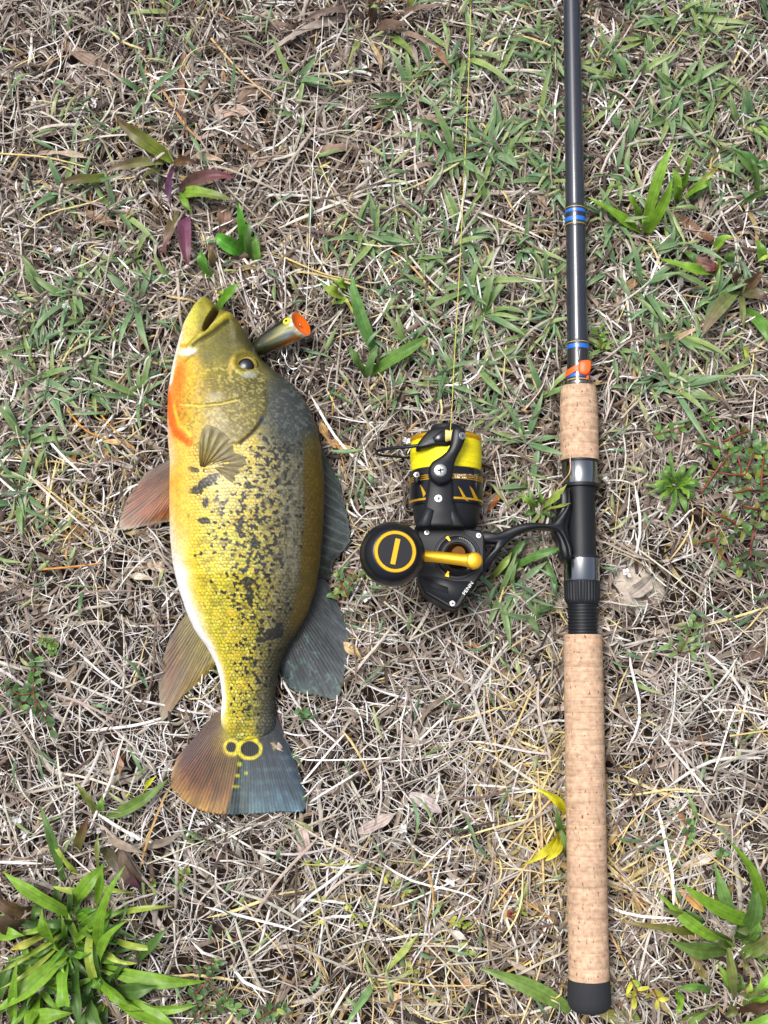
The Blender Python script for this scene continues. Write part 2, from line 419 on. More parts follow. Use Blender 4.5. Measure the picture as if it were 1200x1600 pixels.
PAL = s2l(np.array([(196, 187, 175), (168, 156, 143), (138, 123, 110), (228, 224, 218), (104, 88, 77), (68, 55, 48), (216, 196, 138), (190, 148, 92)]) / 255.)
PALN = np.array([.26, .22, .15, .14, .11, .07, .04, .01])
PALY = np.array([.17, .12, .06, .06, .05, .04, .44, .06])
PALG = np.array([.25, .17, .10, .36, .07, .05, 0, 0])
PALB = np.array([.20, .22, .20, .10, .16, .09, .02, .01])
BROWN = [(230, 170, 300, 230, 1.0), (560, 60, 160, 110, .7), (520, 560, 60, 160, .6), (60, 1400, 90, 90, .8), (1130, 430, 110, 90, .7), (1130, 900, 90, 70, .6)]
def straw_colors(px, py):
    n = len(px)
    wy = np.clip(region(px, py, YELL), 0, 1)[:, None]; wg = np.clip(region(px, py, GREY), 0, 1)[:, None]
    p = PALN * (1 - wy) + PALY * wy; p = p * (1 - .8 * wg) + PALG * .8 * wg
    wb = np.clip(region(px, py, BROWN), 0, 1)[:, None]; p = p * (1 - .8 * wb) + PALB * .8 * wb
    p /= p.sum(1)[:, None]; c = np.cumsum(p, 1); u = rng.random(n)[:, None]
    k = np.minimum((u > c).sum(1), len(PAL) - 1)
    return PAL[k] * rng.uniform(.72, 1.12, (n, 1)) * rng.uniform(.95, 1.05, (n, 3))

def ribbons(name, xy, th, L, w, z0, colr, nseg=5, curv=8., wig=.5, ridge=True, arch=.004, pitch=.06, zmax=.03, roll=.5, mat_=None, taper=.25, tipcol=None):
    n = len(xy); s = np.linspace(0, 1, nseg + 1)
    k = rng.normal(0, curv, n); ph = rng.uniform(0, 6.28, n); wa = rng.normal(0, wig, n)
    ang = th[:, None] + k[:, None] * L[:, None] * s + wa[:, None] * np.sin(s * 5 + ph[:, None])
    ds = L[:, None] / nseg
    dx = np.cos(ang) * ds; dy = np.sin(ang) * ds
    x = xy[:, :1] + np.cumsum(dx, 1) - dx[:, :1] - dx.sum(1, keepdims=True) * .5
    y = xy[:, 1:] + np.cumsum(dy, 1) - dy[:, :1] - dy.sum(1, keepdims=True) * .5
    pit = rng.normal(0, pitch, n); ar = np.abs(rng.normal(0, arch, n))
    z = z0[:, None] + pit[:, None] * L[:, None] * (s - .5) + ar[:, None] * 4 * s * (1 - s)
    z = np.clip(z, .0002, zmax)
    pts = np.stack([x, y, z], -1)
    pts[..., 2] = np.minimum(pts[..., 2], capz(pts) - rng.uniform(0, .003, (n, 1)))
    rl = rng.normal(0, roll, n)[:, None] + rng.normal(0, .5, n)[:, None] * s
    side = np.stack([-np.sin(ang) * np.cos(rl), np.cos(ang) * np.cos(rl), np.sin(rl)], -1)
    nrm = np.stack([np.sin(ang) * np.sin(rl), -np.cos(ang) * np.sin(rl), np.cos(rl)], -1)
    prof = np.clip(np.minimum(s / taper + .35, (1 - s) / taper + .12), 0, 1)
    hw = (w[:, None] * prof * .5)[..., None]
    if ridge:
        V = np.stack([pts - side * hw, pts + nrm * hw * .55, pts + side * hw], 2); m = 3
    else:
        V = np.stack([pts - side * hw, pts + side * hw], 2); m = 2
    V = V.reshape(n, -1, 3)
    f0 = grid_faces(nseg + 1, m)
    F = (f0[None] + (np.arange(n) * (nseg + 1) * m)[:, None, None]).reshape(-1, 4)
    C = np.repeat(colr[:, None, :], V.shape[1], 1)
    if tipcol is not None:
        tt = np.repeat(s ** 3, m)[None, :, None]
        C = C * (1 - tt * .6) + tipcol[:, None, :] * tt * .6
    V = V.reshape(-1, 3); V[:, 2] = np.maximum(V[:, 2], -.002)
    return mk(name, V, F, mat_ or M_STRAW, col=C.reshape(-1, 3))

def scatter(n, keep=None):
    xy = np.stack([rng.uniform(-.37, .37, n), rng.uniform(-.46, .50, n)], -1)
    v = np.c_[xy, np.zeros(n)]; px, py = PX(v)
    if keep is not None:
        m = rng.random(n) < keep(px, py); xy = xy[m]; px = px[m]; py = py[m]
    return xy, px, py
def hum(px, py): return .004 * fbm(px / 90., py / 90., 21)

def build_litter():
    # crumbs and short broken bits on the soil
    xy, px, py = scatter(26000); n = len(xy)
    o = ribbons('soil_crumbs', xy, rng.uniform(0, 6.28, n), rng.uniform(.002, .007, n), rng.uniform(.0006, .0016, n), rng.uniform(.0005, .003, n),
                straw_colors(px, py) * rng.uniform(.25, .9, (n, 1)), nseg=2, curv=30, ridge=False, mat_=M_CRUMB)
    tag(o, 'fine broken bits of dead grass on the dark soil', 'plant debris', kind='stuff')
    dens = lambda px, py: np.clip(1 - region(px, py, BARE) * .9, .06, 1)
    # flat dry leaf blades, lower layer: aged brown, also darkened as painted gap shade
    xy, px, py = scatter(7600, dens); n = len(xy)
    o = ribbons('dry_leaf_litter', xy, rng.uniform(0, 6.28, n), rng.uniform(.014, .048, n), rng.uniform(.0014, .0040, n), rng.uniform(.001, .008, n) + hum(px, py),
                straw_colors(px, py) * np.array([.62, .56, .51]), nseg=5, curv=14, wig=.35, arch=.003, pitch=.09, roll=.45)
    tag(o, 'flat dry tan grass blades matted over the soil', 'dry grass', kind='stuff')
    # fine curled fibres
    xy, px, py = scatter(42000, lambda a, b: np.clip(1 - region(a, b, BARE) * .72, .22, 1)); n = len(xy)
    o = ribbons('dry_grass_fibres', xy, rng.uniform(0, 6.28, n), rng.gamma(3.2, .0075, n).clip(.007, .055), rng.uniform(.0005, .0015, n) * np.interp(py, [500, 1000], [1.12, .85]) * (1 - .35 * np.clip(region(px, py, BARE), 0, 1)), rng.uniform(.002, .0130, n) + hum(px, py),
                straw_colors(px, py), nseg=6, curv=13, wig=.22, arch=.003, pitch=.11, roll=.6, ridge=True)
    tag(o, 'fine curled fibres of dead grey tan grass covering the ground', 'dry grass', kind='stuff')
    # straighter stems
    xy, px, py = scatter(4300, lambda a, b: np.clip(.25 + region(a, b, YELL) * .7 + region(a, b, GREY) * .2 - region(a, b, BARE) * .2, 0, 1)); n = len(xy)
    o = ribbons('straw_stems', xy, rng.uniform(0, 6.28, n), rng.uniform(.030, .085, n), rng.uniform(.0010, .0022, n), rng.uniform(.007, .015, n) + hum(px, py),
                straw_colors(px, py) * 1.06, nseg=6, curv=4, wig=.15, arch=.003, pitch=.05, roll=.4, taper=.08)
    tag(o, 'long pale straw stems lying across the dead grass', 'straw', kind='stuff')
    # pale fine roots on the bare patches
    xy, px, py = scatter(15000, lambda a, b: np.clip(region(a, b, BARE) * .26 + region(a, b, GREY) * .34, 0, .6)); n = len(xy)
    o = ribbons('dry_roots', xy, rng.uniform(0, 6.28, n), rng.uniform(.012, .050, n), rng.uniform(.0004, .0010, n), rng.uniform(.002, .009, n),
                s2l(np.array((216, 211, 205)) / 255.) * rng.uniform(.6, 1.1, (n, 1)), nseg=7, curv=12, wig=.45, arch=.003, pitch=.05, ridge=True, roll=.3)
    tag(o, 'thin whitish dead runners and roots over bare soil', 'roots', kind='stuff')
    # living short grass between the straw: uncountable small blades
    xy, px, py = scatter(18500, lambda a, b: np.clip(region(a, b, GREEN) * .22 + .025, 0, .40) * (.35 + 1.3 * (fbm(a / 38., b / 38., 5) > .5))); n = len(xy)
    g = s2l(np.array([(104, 138, 96), (82, 116, 82), (122, 148, 90), (154, 164, 112)]) / 255.)[rng.choice(4, n, p=[.35, .3, .2, .15])]
    o = ribbons('green_grass', xy, rng.uniform(0, 6.28, n), rng.uniform(.012, .032, n), rng.uniform(.0016, .0036, n), rng.uniform(.009, .016, n) + hum(px, py),
                g * rng.uniform(.75, 1.1, (n, 1)), nseg=5, curv=12, wig=.2, arch=.004, pitch=.22, roll=.45, mat_=M_LEAF, taper=.6, tipcol=np.tile(s2l(np.array((170, 165, 120)) / 255.), (n, 1)))
    tag(o, 'short living green blades scattered through the straw', 'grass', kind='stuff')
build_litter()
def pale_patch():
    n = 40; u = np.linspace(0, 1, n); th = np.linspace(0, 2 * math.pi, 64, endpoint=False); c = P(990, 915, 0); s_ = SC(915, 0)
    RR, TT = np.meshgrid(u, th, indexing='ij'); rad = (44 + 14 * fbm(np.cos(TT) * 2 + 5, np.sin(TT) * 2 + 5, 3)) * s_
    X = c[0] + RR * rad * np.cos(TT); Y = c[1] + RR * rad * np.sin(TT) * .85
    Z = .0075 * (1 - RR ** 2) ** .7 - .002 + .0022 * (fbm(X * 260, Y * 260, 5) - .5) * (1 - RR)
    col = s2l(np.array((182, 170, 156)) / 255.) * (.62 + .6 * fbm(X * 700, Y * 700, 9).reshape(-1, 1))
    o = mk('sandy_soil', np.stack([X, Y, Z], -1).reshape(-1, 3), grid_faces(n, 64, True), M_CRUMB, col=col)
    tag(o, 'pale sandy bare patch of soil right of the reel seat thread', 'bare soil', kind='stuff')
pale_patch()

# ------------------------------------------------------------------ leaves and plants
def leaf_mesh(b, t, width, lift=.012, bow=0., fold=.22, roll=0., c0=(70, 110, 40), c1=None, nseg=10, wave=.0015, profile='blade', twist=0., streak=.12, edge=None):
    """b,t: 3D base and tip"""
    b = np.asarray(b, float); t = np.asarray(t, float)
    u = np.linspace(0, 1, nseg + 1); d = t - b; L = np.linalg.norm(d) + 1e-9
    h = np.array([-d[1], d[0], 0]); h /= np.linalg.norm(h) + 1e-9
    mid = (b + t) / 2 + h * bow * L + np.array([0, 0, lift])
    pts = ((1 - u) ** 2)[:, None] * b + (2 * u * (1 - u))[:, None] * mid + (u ** 2)[:, None] * t
    T = np.gradient(pts, axis=0); T /= np.linalg.norm(T, axis=1)[:, None]
    side = np.cross(T, [0, 0, 1.0]); side /= np.linalg.norm(side, axis=1)[:, None] + 1e-9
    nrm = np.cross(side, T)
    a = roll + twist * u
    sd2 = side * np.cos(a)[:, None] + nrm * np.sin(a)[:, None]; nr2 = -side * np.sin(a)[:, None] + nrm * np.cos(a)[:, None]
    if profile == 'blade': pr = np.clip(.6 + 1.3 * u, 0, 1) * np.clip((1 - u) * 2.4, 0.02, 1) ** .8
    elif profile == 'oval': pr = np.sqrt(np.clip(np.sin(np.pi * np.clip(u * .96 + .03, 0, 1)), 0, 1))
    elif profile == 'cut': pr = np.clip(.6 + 1.2 * u, 0, 1) * np.where(u > .97, .75, 1)
    else: pr = np.clip(np.sin(np.pi * np.clip(u * .9 + .08, 0, 1)), .04, 1) ** .8
    ac = np.linspace(-1, 1, 9) if nseg >= 8 else np.array([-1, -.5, 0, .5, 1.0]); na = len(ac)
    hw = width * .5 * pr
    wv = wave * np.sin(u * random.uniform(7, 13) + random.uniform(0, 6))
    V = (pts[:, None, :] + sd2[:, None, :] * (ac[None, :] * hw[:, None])[..., None]
         + nr2[:, None, :] * ((fold * np.abs(ac)[None, :] * hw[:, None]) + (wv[:, None] * ac[None, :] * pr[:, None]))[..., None])
    c0 = np.asarray(c0, float); c1 = np.asarray(c1 if c1 is not None else c0, float)
    g = (u ** 1.6)[:, None, None]
    C = s2l((c0 * (1 - g) + c1 * g) / 255.) * (1 + streak * (np.array([-.3, .6, -1.0, .6, -.2]) if na == 5 else np.array([-.5, .7, -.6, .9, -1.6, .9, -.6, .7, -.4])))[None, :, None]
    C = C * np.ones((nseg + 1, na, 1)) * (1 + .12 * (rng.random((nseg + 1, 1, 1)) - .5))
    if edge is not None:
        k = (np.abs(ac) > .8)[None, :, None] * .6 * np.ones((nseg + 1, 1, 1)); C = C * (1 - k) + s2l(np.asarray(edge) / 255.) * k
    return V.reshape(-1, 3), grid_faces(nseg + 1, na), C.reshape(-1, 3)
def jit(c, a=10): 
    k = random.uniform(-a, a); return (c[0] + k, c[1] + k * 1.1, c[2] + k * .5)
def plant(name, label, cat, basepx, leaves, group=None, zb=.006, m=None, part='leaf', defc=((112, 152, 46), None)):
    """leaves: dicts b,t (pixels) w (pixels) + options"""
    loc = P(basepx[0], basepx[1], 0.0)
    root = thing(name, label, cat, loc, group)
    for lf in leaves:
        zt = lf.get('zt', random.uniform(.016, .03)); zb_ = lf.get('zb', zb)
        b = P(*lf['b'], zb_); t = P(*lf['t'], zt)
        sc = SC(lf['b'][1], .015)
        c0 = lf.get('c', defc[0]); c1 = lf.get('c1', defc[1]); j = random.uniform(-17, 11)
        c0 = tuple(np.clip(np.array(c0) * ((1.02, 1.0, 1.0) if c0[1] > c0[0] else (.97, 1.0, 1.02)) + j, 5, 250)); c1 = None if c1 is None else tuple(np.clip(np.array(c1) + j, 5, 250))
        V, F, C = leaf_mesh(b, t, lf.get('w', 14) * sc * 1.0, lift=lf.get('lift', .017), bow=lf.get('bow', random.uniform(-.12, .12)), roll=lf.get('roll', random.uniform(-.35, .35)),
                            c0=c0, c1=c1, profile=lf.get('p', 'blade'), twist=lf.get('tw', random.uniform(-.5, .5)), fold=lf.get('fold', random.uniform(.2, .5)), nseg=lf.get('n', 10), edge=lf.get('e'))
        mk(lf.get('name', part), V, F, m or M_LEAF, root, col=C)
    return root
def LF(bx, by, tx, ty, w, **k): return dict(b=(bx, by), t=(tx, ty), w=w, **k)

YG = (148, 168, 70); BG = (100, 144, 44); DG = (76, 108, 48); OL = (112, 122, 60); PU = (98, 58, 72); BR = (128, 102, 80)

def extra(cs, n, rmin, rmax, wmin, wmax, cols, zt=(.010, .024)):
    out = []
    for k in range(n):
        cx, cy = cs[k % len(cs)]; a = random.uniform(0, 6.28); r = random.uniform(rmin, rmax); c = random.choice(cols)
        out.append(LF(cx + 8 * math.cos(a), cy + 8 * math.sin(a), cx + r * math.cos(a), cy + r * math.sin(a) * .95, random.uniform(wmin, wmax), c=c, zt=random.uniform(*zt), bow=random.uniform(-.18, .18), zb=.004, lift=random.uniform(.006, .016)))
    return out
plant('broadleaf_grass_clump', 'large bright green broad bladed grass clump growing below the fish tail', 'grass clump', (115, 1460), [
    LF(112, 1428, 5, 1362, 20, lift=.022), LF(93, 1480, 66, 1418, 22, zt=.045, lift=.03), LF(115, 1412, 166, 1348, 22, lift=.02), LF(100, 1375, 62, 1258, 14, c=DG, bow=-.1),
    LF(158, 1498, 195, 1353, 16, zt=.05, lift=.03, bow=.12), LF(157, 1513, 199, 1438, 14, zt=.045, bow=.2), LF(162, 1512, 322, 1533, 23, bow=-.06, zt=.018), LF(153, 1526, 201, 1570, 25, bow=.1),
    LF(200, 1563, 308, 1570, 16, bow=-.08), LF(190, 1565, 276, 1607, 28), LF(175, 1430, 269, 1416, 9, c=YG), LF(172, 1463, 258, 1480, 10, c=YG), LF(104, 1487, -8, 1580, 27, zt=.03, lift=.022),
    LF(102, 1500, 101, 1572, 22, p='cut', zt=.03, c=(110, 155, 46)), LF(96, 1490, 42, 1572, 13), LF(73, 1458, 16, 1484, 12, c=YG, c1=(190, 170, 60)), LF(33, 1590, 113, 1583, 24), LF(-8, 1458, 38, 1462, 21),
    LF(22, 1605, 27, 1500, 14, zt=.04), LF(123, 1368, 80, 1310, 9, c=YG), LF(150, 1412, 160, 1350, 13, zt=.04), LF(143, 1450, 147, 1528, 13, c=YG, p='cut'), LF(155, 1360, 154, 1300, 8, c=OL),
    LF(216, 1500, 262, 1450, 15, c=DG), LF(182, 1545, 245, 1540, 25, c=DG), LF(120, 1440, 62, 1440, 13, c=DG), LF(130, 1450, 168, 1424, 18, c=(96, 135, 48), p='cut'), LF(70, 1405, 55, 1440, 14, c=DG),
    LF(105, 1455, 0, 1520, 8, c=YG), LF(100, 1470, 0, 1545, 7, c=YG), LF(140, 1395, 82, 1385, 10, c=YG), LF(160, 1480, 215, 1505, 9, c=YG), LF(150, 1385, 215, 1395, 8, c=YG), LF(120, 1500, 126, 1610, 16, c=DG),
    LF(140, 1560, 170, 1620, 20, c=DG), LF(60, 1560, 40, 1620, 22), LF(0, 1560, 22, 1500, 20, c=DG), LF(160, 1323, 221, 1392, 19, c=(92, 88, 60), c1=PU, zt=.014)]
    + extra([(112, 1440), (140, 1505), (60, 1540), (105, 1480), (165, 1560)], 90, 36, 112, 7, 13, [(74, 110, 40), (86, 130, 40), (104, 148, 46), (122, 160, 52), (60, 88, 38), (66, 98, 40)]), zb=.008)
plant('curved_leaf_sprout', 'dull green two leaved sprout beside the fish tail', 'grass sprout', (158, 1277), [
    LF(160, 1277, 264, 1216, 17, c=(104, 132, 62), bow=-.14, zt=.02), LF(157, 1274, 118, 1222, 12, c=OL, bow=-.1), LF(160, 1272, 161, 1244, 11, c=(110, 150, 60), zt=.02),
    LF(212, 1245, 200, 1238, 8, c=(200, 200, 60)), LF(225, 1240, 245, 1212, 7, c=(200, 196, 50))])
plant('dead_brown_tuft', 'brown withered broad leaves at the edge of the bright clump', 'dead leaves', (40, 1420), [
    LF(60, 1425, -5, 1400, 24, c=(104, 84, 52), c1=(92, 70, 56)), LF(50, 1450, -5, 1430, 30, c=(92, 74, 56)), LF(120, 1330, 138, 1275, 16, c=(110, 112, 60), c1=(98, 60, 50)),
    LF(225, 1385, 190, 1325, 26, c=(96, 78, 62)), LF(230, 1320, 285, 1300, 12, c=(150, 134, 118)), LF(160, 1305, 232, 1335, 12, c=(140, 122, 104))], part='leaf', m=M_STRAW)
plant('upright_weed', 'tall bright green upright weed standing beside the blue bands of the rod', 'weed', (1005, 368), [
    LF(1006, 366, 1053, 222, 17, zt=.05, lift=.02, bow=.1), LF(1008, 370, 1050, 280, 16, zt=.045, bow=-.06), LF(1003, 352, 980, 299, 11, zt=.03), LF(1001, 363, 919, 308, 17, zt=.024, bow=.12),
    LF(1004, 370, 1003, 345, 14, zt=.03)], zb=.004)
plant('small_weed', 'short bright green weed with forked upright leaves behind the tall weed', 'weed', (1056, 322), [
    LF(1056, 322, 1050, 262, 13, zt=.03), LF(1060, 305, 1078, 242, 10, zt=.04), LF(1062, 312, 1126, 256, 9, zt=.026, c1=(150, 120, 60), bow=-.1), LF(1060, 320, 1116, 286, 11, zt=.024), LF(1054, 320, 1060, 290, 12, zt=.03)])
plant('curled_leaf_weed', 'arched curling green leaves with a bitten hole near the pink stub', 'weed', (1100, 420), [
    LF(1112, 428, 1030, 404, 15, lift=.035, bow=.32, zt=.016), LF(1108, 400, 1146, 372, 13, bow=.2), LF(1130, 420, 1138, 395, 16, c=DG), LF(1118, 440, 1120, 405, 13), LF(1060, 395, 1085, 412, 12, c=DG)])
plant('purple_edged_weed', 'dull green broad weed with purple brown edges at the grass border', 'weed', (1152, 452), [
    LF(1152, 456, 1098, 522, 24, c=(98, 118, 62), c1=(112, 88, 74), p='lance'), LF(1158, 458, 1200, 468, 18, c=(104, 104, 66), c1=(96, 62, 66)), LF(1160, 485, 1205, 545, 18, c=(96, 140, 60), bow=.1), LF(1150, 450, 1142, 425, 14, c=(94, 70, 50)),
    LF(1158, 455, 1190, 425, 18, c=(108, 80, 56)), LF(1162, 540, 1166, 568, 8, c=(140, 160, 60)), LF(1157, 460, 1162, 520, 9, c=(110, 120, 70))])
plant('green_tuft_weed', 'green strap leaved tuft beside the dead white twig', 'weed', (1195, 275), [
    LF(1195, 300, 1140, 225, 11, c=DG), LF(1195, 285, 1145, 233, 13, c=(84, 130, 66)), LF(1200, 240, 1186, 196, 8), LF(1205, 270, 1180, 258, 12, c=(84, 128, 70)), LF(1200, 300, 1150, 322, 9, c=DG), LF(1180, 310, 1170, 245, 10, c=DG),
    LF(1190, 420, 1182, 375, 14, c=(100, 140, 54)), LF(1210, 400, 1184, 408, 10, c=YG)])
plant('wide_grass_clump', 'wide dark green strap leaved clump growing beside the lower cork grip', 'grass clump', (1150, 1478), [
    LF(1146, 1480, 1024, 1390, 19, zt=.026, bow=.1), LF(1187, 1442, 1064, 1380, 21, zt=.04, lift=.02, bow=.1), LF(1189, 1436, 1139, 1314, 17, zt=.05, lift=.02, bow=-.12), LF(1132, 1483, 1046, 1470, 25, c=(86, 112, 48), bow=.06),
    LF(1090, 1458, 970, 1440, 11, c=OL, c1=(150, 130, 80), bow=-.05), LF(1149, 1445, 1116, 1348, 19, zt=.03, bow=.1, c=(92, 128, 58)), LF(1158, 1468, 1176, 1378, 26, zt=.03, c=DG), LF(1160, 1488, 1206, 1452, 25, c=(92, 116, 50), c1=(110, 90, 60)),
    LF(1148, 1560, 1136, 1482, 15, c=OL, p='cut', zt=.04), LF(1141, 1550, 1121, 1506, 11), LF(1160, 1470, 1186, 1440, 22, c=(90, 128, 48), zt=.03), LF(1110, 1550, 1054, 1545, 16, lift=.03, bow=-.3, c=(88, 132, 48)), LF(1056, 1540, 1058, 1585, 12),
    LF(1046, 1602, 1126, 1570, 17, c=(98, 124, 50)), LF(1105, 1405, 1150, 1378, 15, c=(112, 118, 56), c1=(120, 84, 60)), LF(1100, 1450, 1070, 1420, 12, c=DG), LF(1150, 1605, 1215, 1580, 18, c=(116, 160, 56)), LF(1165, 1560, 1210, 1505, 16, c=(128, 176, 66)),
    LF(1170, 1565, 1212, 1530, 13, c=(128, 176, 66)), LF(1155, 1575, 1210, 1565, 20, c=(98, 72, 52)), LF(1165, 1560, 1172, 1520, 8, c=YG), LF(1090, 1440, 1035, 1420, 13, c=(98, 112, 56))]
    + extra([(1150, 1475), (1190, 1450), (1150, 1560)], 16, 28, 70, 8, 17, [(92, 118, 58), (104, 132, 62), (112, 110, 66), (86, 104, 54)]), zb=.006)
plant('fallen_green_leaf', 'broad green and tan leaf poking out under the black butt cap', 'leaf', (1001, 1588), [LF(1001, 1590, 930, 1580, 24, c=(112, 132, 58), c1=(140, 120, 60), zt=.006, lift=.004)])
plant('broad_green_blade', 'single broad green blade lying left of the black butt cap', 'leaf', (885, 1575), [LF(890, 1578, 750, 1513, 25, c=(110, 140, 66), zt=.018, bow=-.12)])
plant('long_grass_blade', 'long thin yellow green blade bent at its node across the straw', 'grass blade', (590, 1530), [
    LF(592, 1528, 664, 1448, 10, c=(142, 158, 78), zt=.018, bow=.02), LF(592, 1526, 540, 1604, 11, c=(112, 150, 92), bow=-.08)])
plant('yellow_leaf_sprout', 'bright yellow curling leaves tucked against the lower cork grip', 'sprout', (882, 1275), [
    LF(884, 1272, 836, 1232, 13, c=(208, 196, 40), bow=-.22, zt=.02), LF(880, 1290, 816, 1352, 12, c=(204, 190, 48), c1=(214, 206, 70), bow=.12), LF(876, 1300, 852, 1345, 15, c=(206, 190, 40), bow=.1), LF(882, 1310, 868, 1260, 10, c=DG),
    LF(886, 1340, 872, 1290, 12, c=(96, 120, 60))])
plant('purple_leaf_plant', 'olive and purple leaved plant with long flat leaves above the fish', 'weed', (272, 258), [
    LF(268, 250, 182, 186, 22, c=(120, 140, 52), c1=(92, 66, 54), p='blade', bow=.1), LF(254, 253, 166, 268, 15, c=(118, 122, 66), c1=(112, 88, 82)), LF(182, 281, 92, 286, 17, c=(112, 132, 56), c1=(96, 62, 62)), LF(272, 258, 305, 255, 16, c=(110, 80, 58)),
    LF(282, 296, 368, 278, 19, c=(96, 72, 62), c1=(128, 70, 84), bow=.1), LF(284, 302, 362, 312, 23, c=(112, 148, 46), c1=(104, 110, 60), bow=-.1), LF(272, 262, 268, 328, 10, c=(86, 50, 74)), LF(291, 332, 294, 414, 22, c=(112, 66, 88), c1=(98, 48, 62), p='lance'),
    LF(276, 330, 252, 398, 14, c=(112, 108, 66), c1=(118, 64, 80)), LF(280, 304, 300, 335, 10, c=(118, 156, 60)), LF(250, 265, 212, 298, 11, c=(110, 110, 60))], zb=.008)
plant('bright_sprout', 'bright green oval leaved sprout above the fish head', 'sprout', (380, 396), [
    LF(380, 396, 338, 368, 26, c=(88, 156, 52), p='lance', bow=.14), LF(381, 395, 373, 316, 13, c=(92, 152, 52), zt=.035), LF(394, 405, 390, 345, 12, c=(86, 120, 60)), LF(404, 418, 398, 365, 12, c=(96, 142, 56)),
    LF(330, 440, 314, 388, 15, c=(82, 136, 48)), LF(340, 425, 332, 380, 11, c=(98, 90, 56), c1=(110, 70, 50))])
plant('mouth_leaf', 'green blade rising beside the open mouth of the fish', 'leaf', (338, 484), [LF(338, 486, 374, 442, 15, c=(92, 142, 40), zt=.03, bow=-.06), LF(345, 470, 352, 455, 8, c=(150, 176, 60))])
plant('strap_leaf_weed', 'dark green strap leaved weed right of the popper lure', 'weed', (576, 584), [
    LF(588, 556, 549, 428, 19, c=(86, 128, 62), zt=.035, bow=.1), LF(582, 582, 672, 524, 20, c=(98, 136, 62), bow=-.08), LF(572, 586, 545, 540, 12, c=DG), LF(540, 468, 508, 448, 16, c=(124, 150, 48), bow=.3, lift=.03), LF(525, 465, 552, 492, 8, c=YG, c1=(190, 180, 90)),
    LF(575, 590, 590, 540, 13, c=(84, 120, 62)), LF(545, 455, 520, 440, 14, c=(120, 156, 50)), LF(515, 480, 545, 470, 9, c=(116, 160, 66))])
plant('withered_clump', 'withered grey brown clump with one green blade beside the yellow line', 'dead grass clump', (590, 50), [
    LF(560, 30, 405, 98, 12, c=(138, 120, 108), c1=(170, 158, 146), bow=-.12), LF(560, 20, 470, 36, 11, c=(118, 98, 86)), LF(600, 55, 662, 116, 11, c=(110, 140, 66), c1=(150, 150, 90), bow=.1), LF(565, 60, 540, 112, 8, c=(118, 130, 74)), LF(580, 50, 640, 40, 14, c=(110, 86, 70)),
    LF(585, 45, 575, -10, 14, c=(104, 80, 62)), LF(600, 40, 690, 75, 9, c=(146, 122, 104)), LF(610, 30, 700, 10, 8, c=(128, 104, 88)), LF(575, 60, 602, 105, 7, c=(188, 164, 120)), LF(590, 70, 598, 120, 7, c=(160, 130, 100)), LF(640, 65, 655, 112, 8, c=(150, 134, 122)),
    LF(678, 75, 706, 110, 9, c=(150, 112, 84)), LF(640, 20, 655, -15, 7, c=YG)], part='blade', m=M_STRAW)

plant('seat_side_tuft', 'green tuft in the corner between the reel stem and the reel seat', 'grass tuft', (838, 798), [
    LF(838, 798, 886, 756, 12, c=(116, 150, 60), c1=(150, 150, 70), zt=.034, bow=-.1), LF(838, 798, 812, 776, 10, c=(112, 148, 60), zt=.022), LF(840, 796, 842, 768, 9, c=(104, 140, 60), zt=.024), LF(836, 800, 818, 806, 9, c=DG, zt=.014), LF(842, 798, 892, 786, 6, c=(142, 160, 74), zt=.042, lift=.01), LF(840, 800, 862, 812, 8, c=(96, 120, 70), zt=.014), LF(836, 798, 824, 760, 7, c=(108, 134, 84), zt=.018)])
plant('stem_side_blades', 'long pointed green blades under the lower side of the reel stem', 'grass tuft', (800, 885), [
    LF(798, 890, 882, 856, 13, c=(98, 140, 72), zt=.022, bow=.08), LF(792, 880, 822, 842, 12, c=(96, 132, 74), zt=.02), LF(765, 905, 800, 862, 11, c=(132, 156, 70), zt=.02), LF(850, 870, 872, 920, 9, c=(100, 134, 80), zt=.016), LF(785, 900, 812, 872, 8, c=DG, zt=.016), LF(826, 955, 868, 945, 13, c=(86, 112, 74), zt=.014), LF(820, 955, 845, 1000, 9, c=(104, 132, 84), zt=.014)])
def rosette():
    c = (1054, 759); lv = []
    for k in range(22):
        a = k * 2.399; r = random.uniform(34, 74) * (1 if k > 5 else .5)
        lv.append(LF(c[0] + 3 * math.cos(a), c[1] + 3 * math.sin(a), c[0] + r * math.cos(a), c[1] + r * math.sin(a) * .9 - 3, random.uniform(7, 9.5), c=(94, 134, 62) if k > 5 else (120, 160, 60), p='lance', zt=.012 + .02 * (k < 7), lift=.012))
    plant('leaf_rosette', 'low green rosette of narrow pointed leaves right of the reel seat', 'weed', c, lv)
rosette()

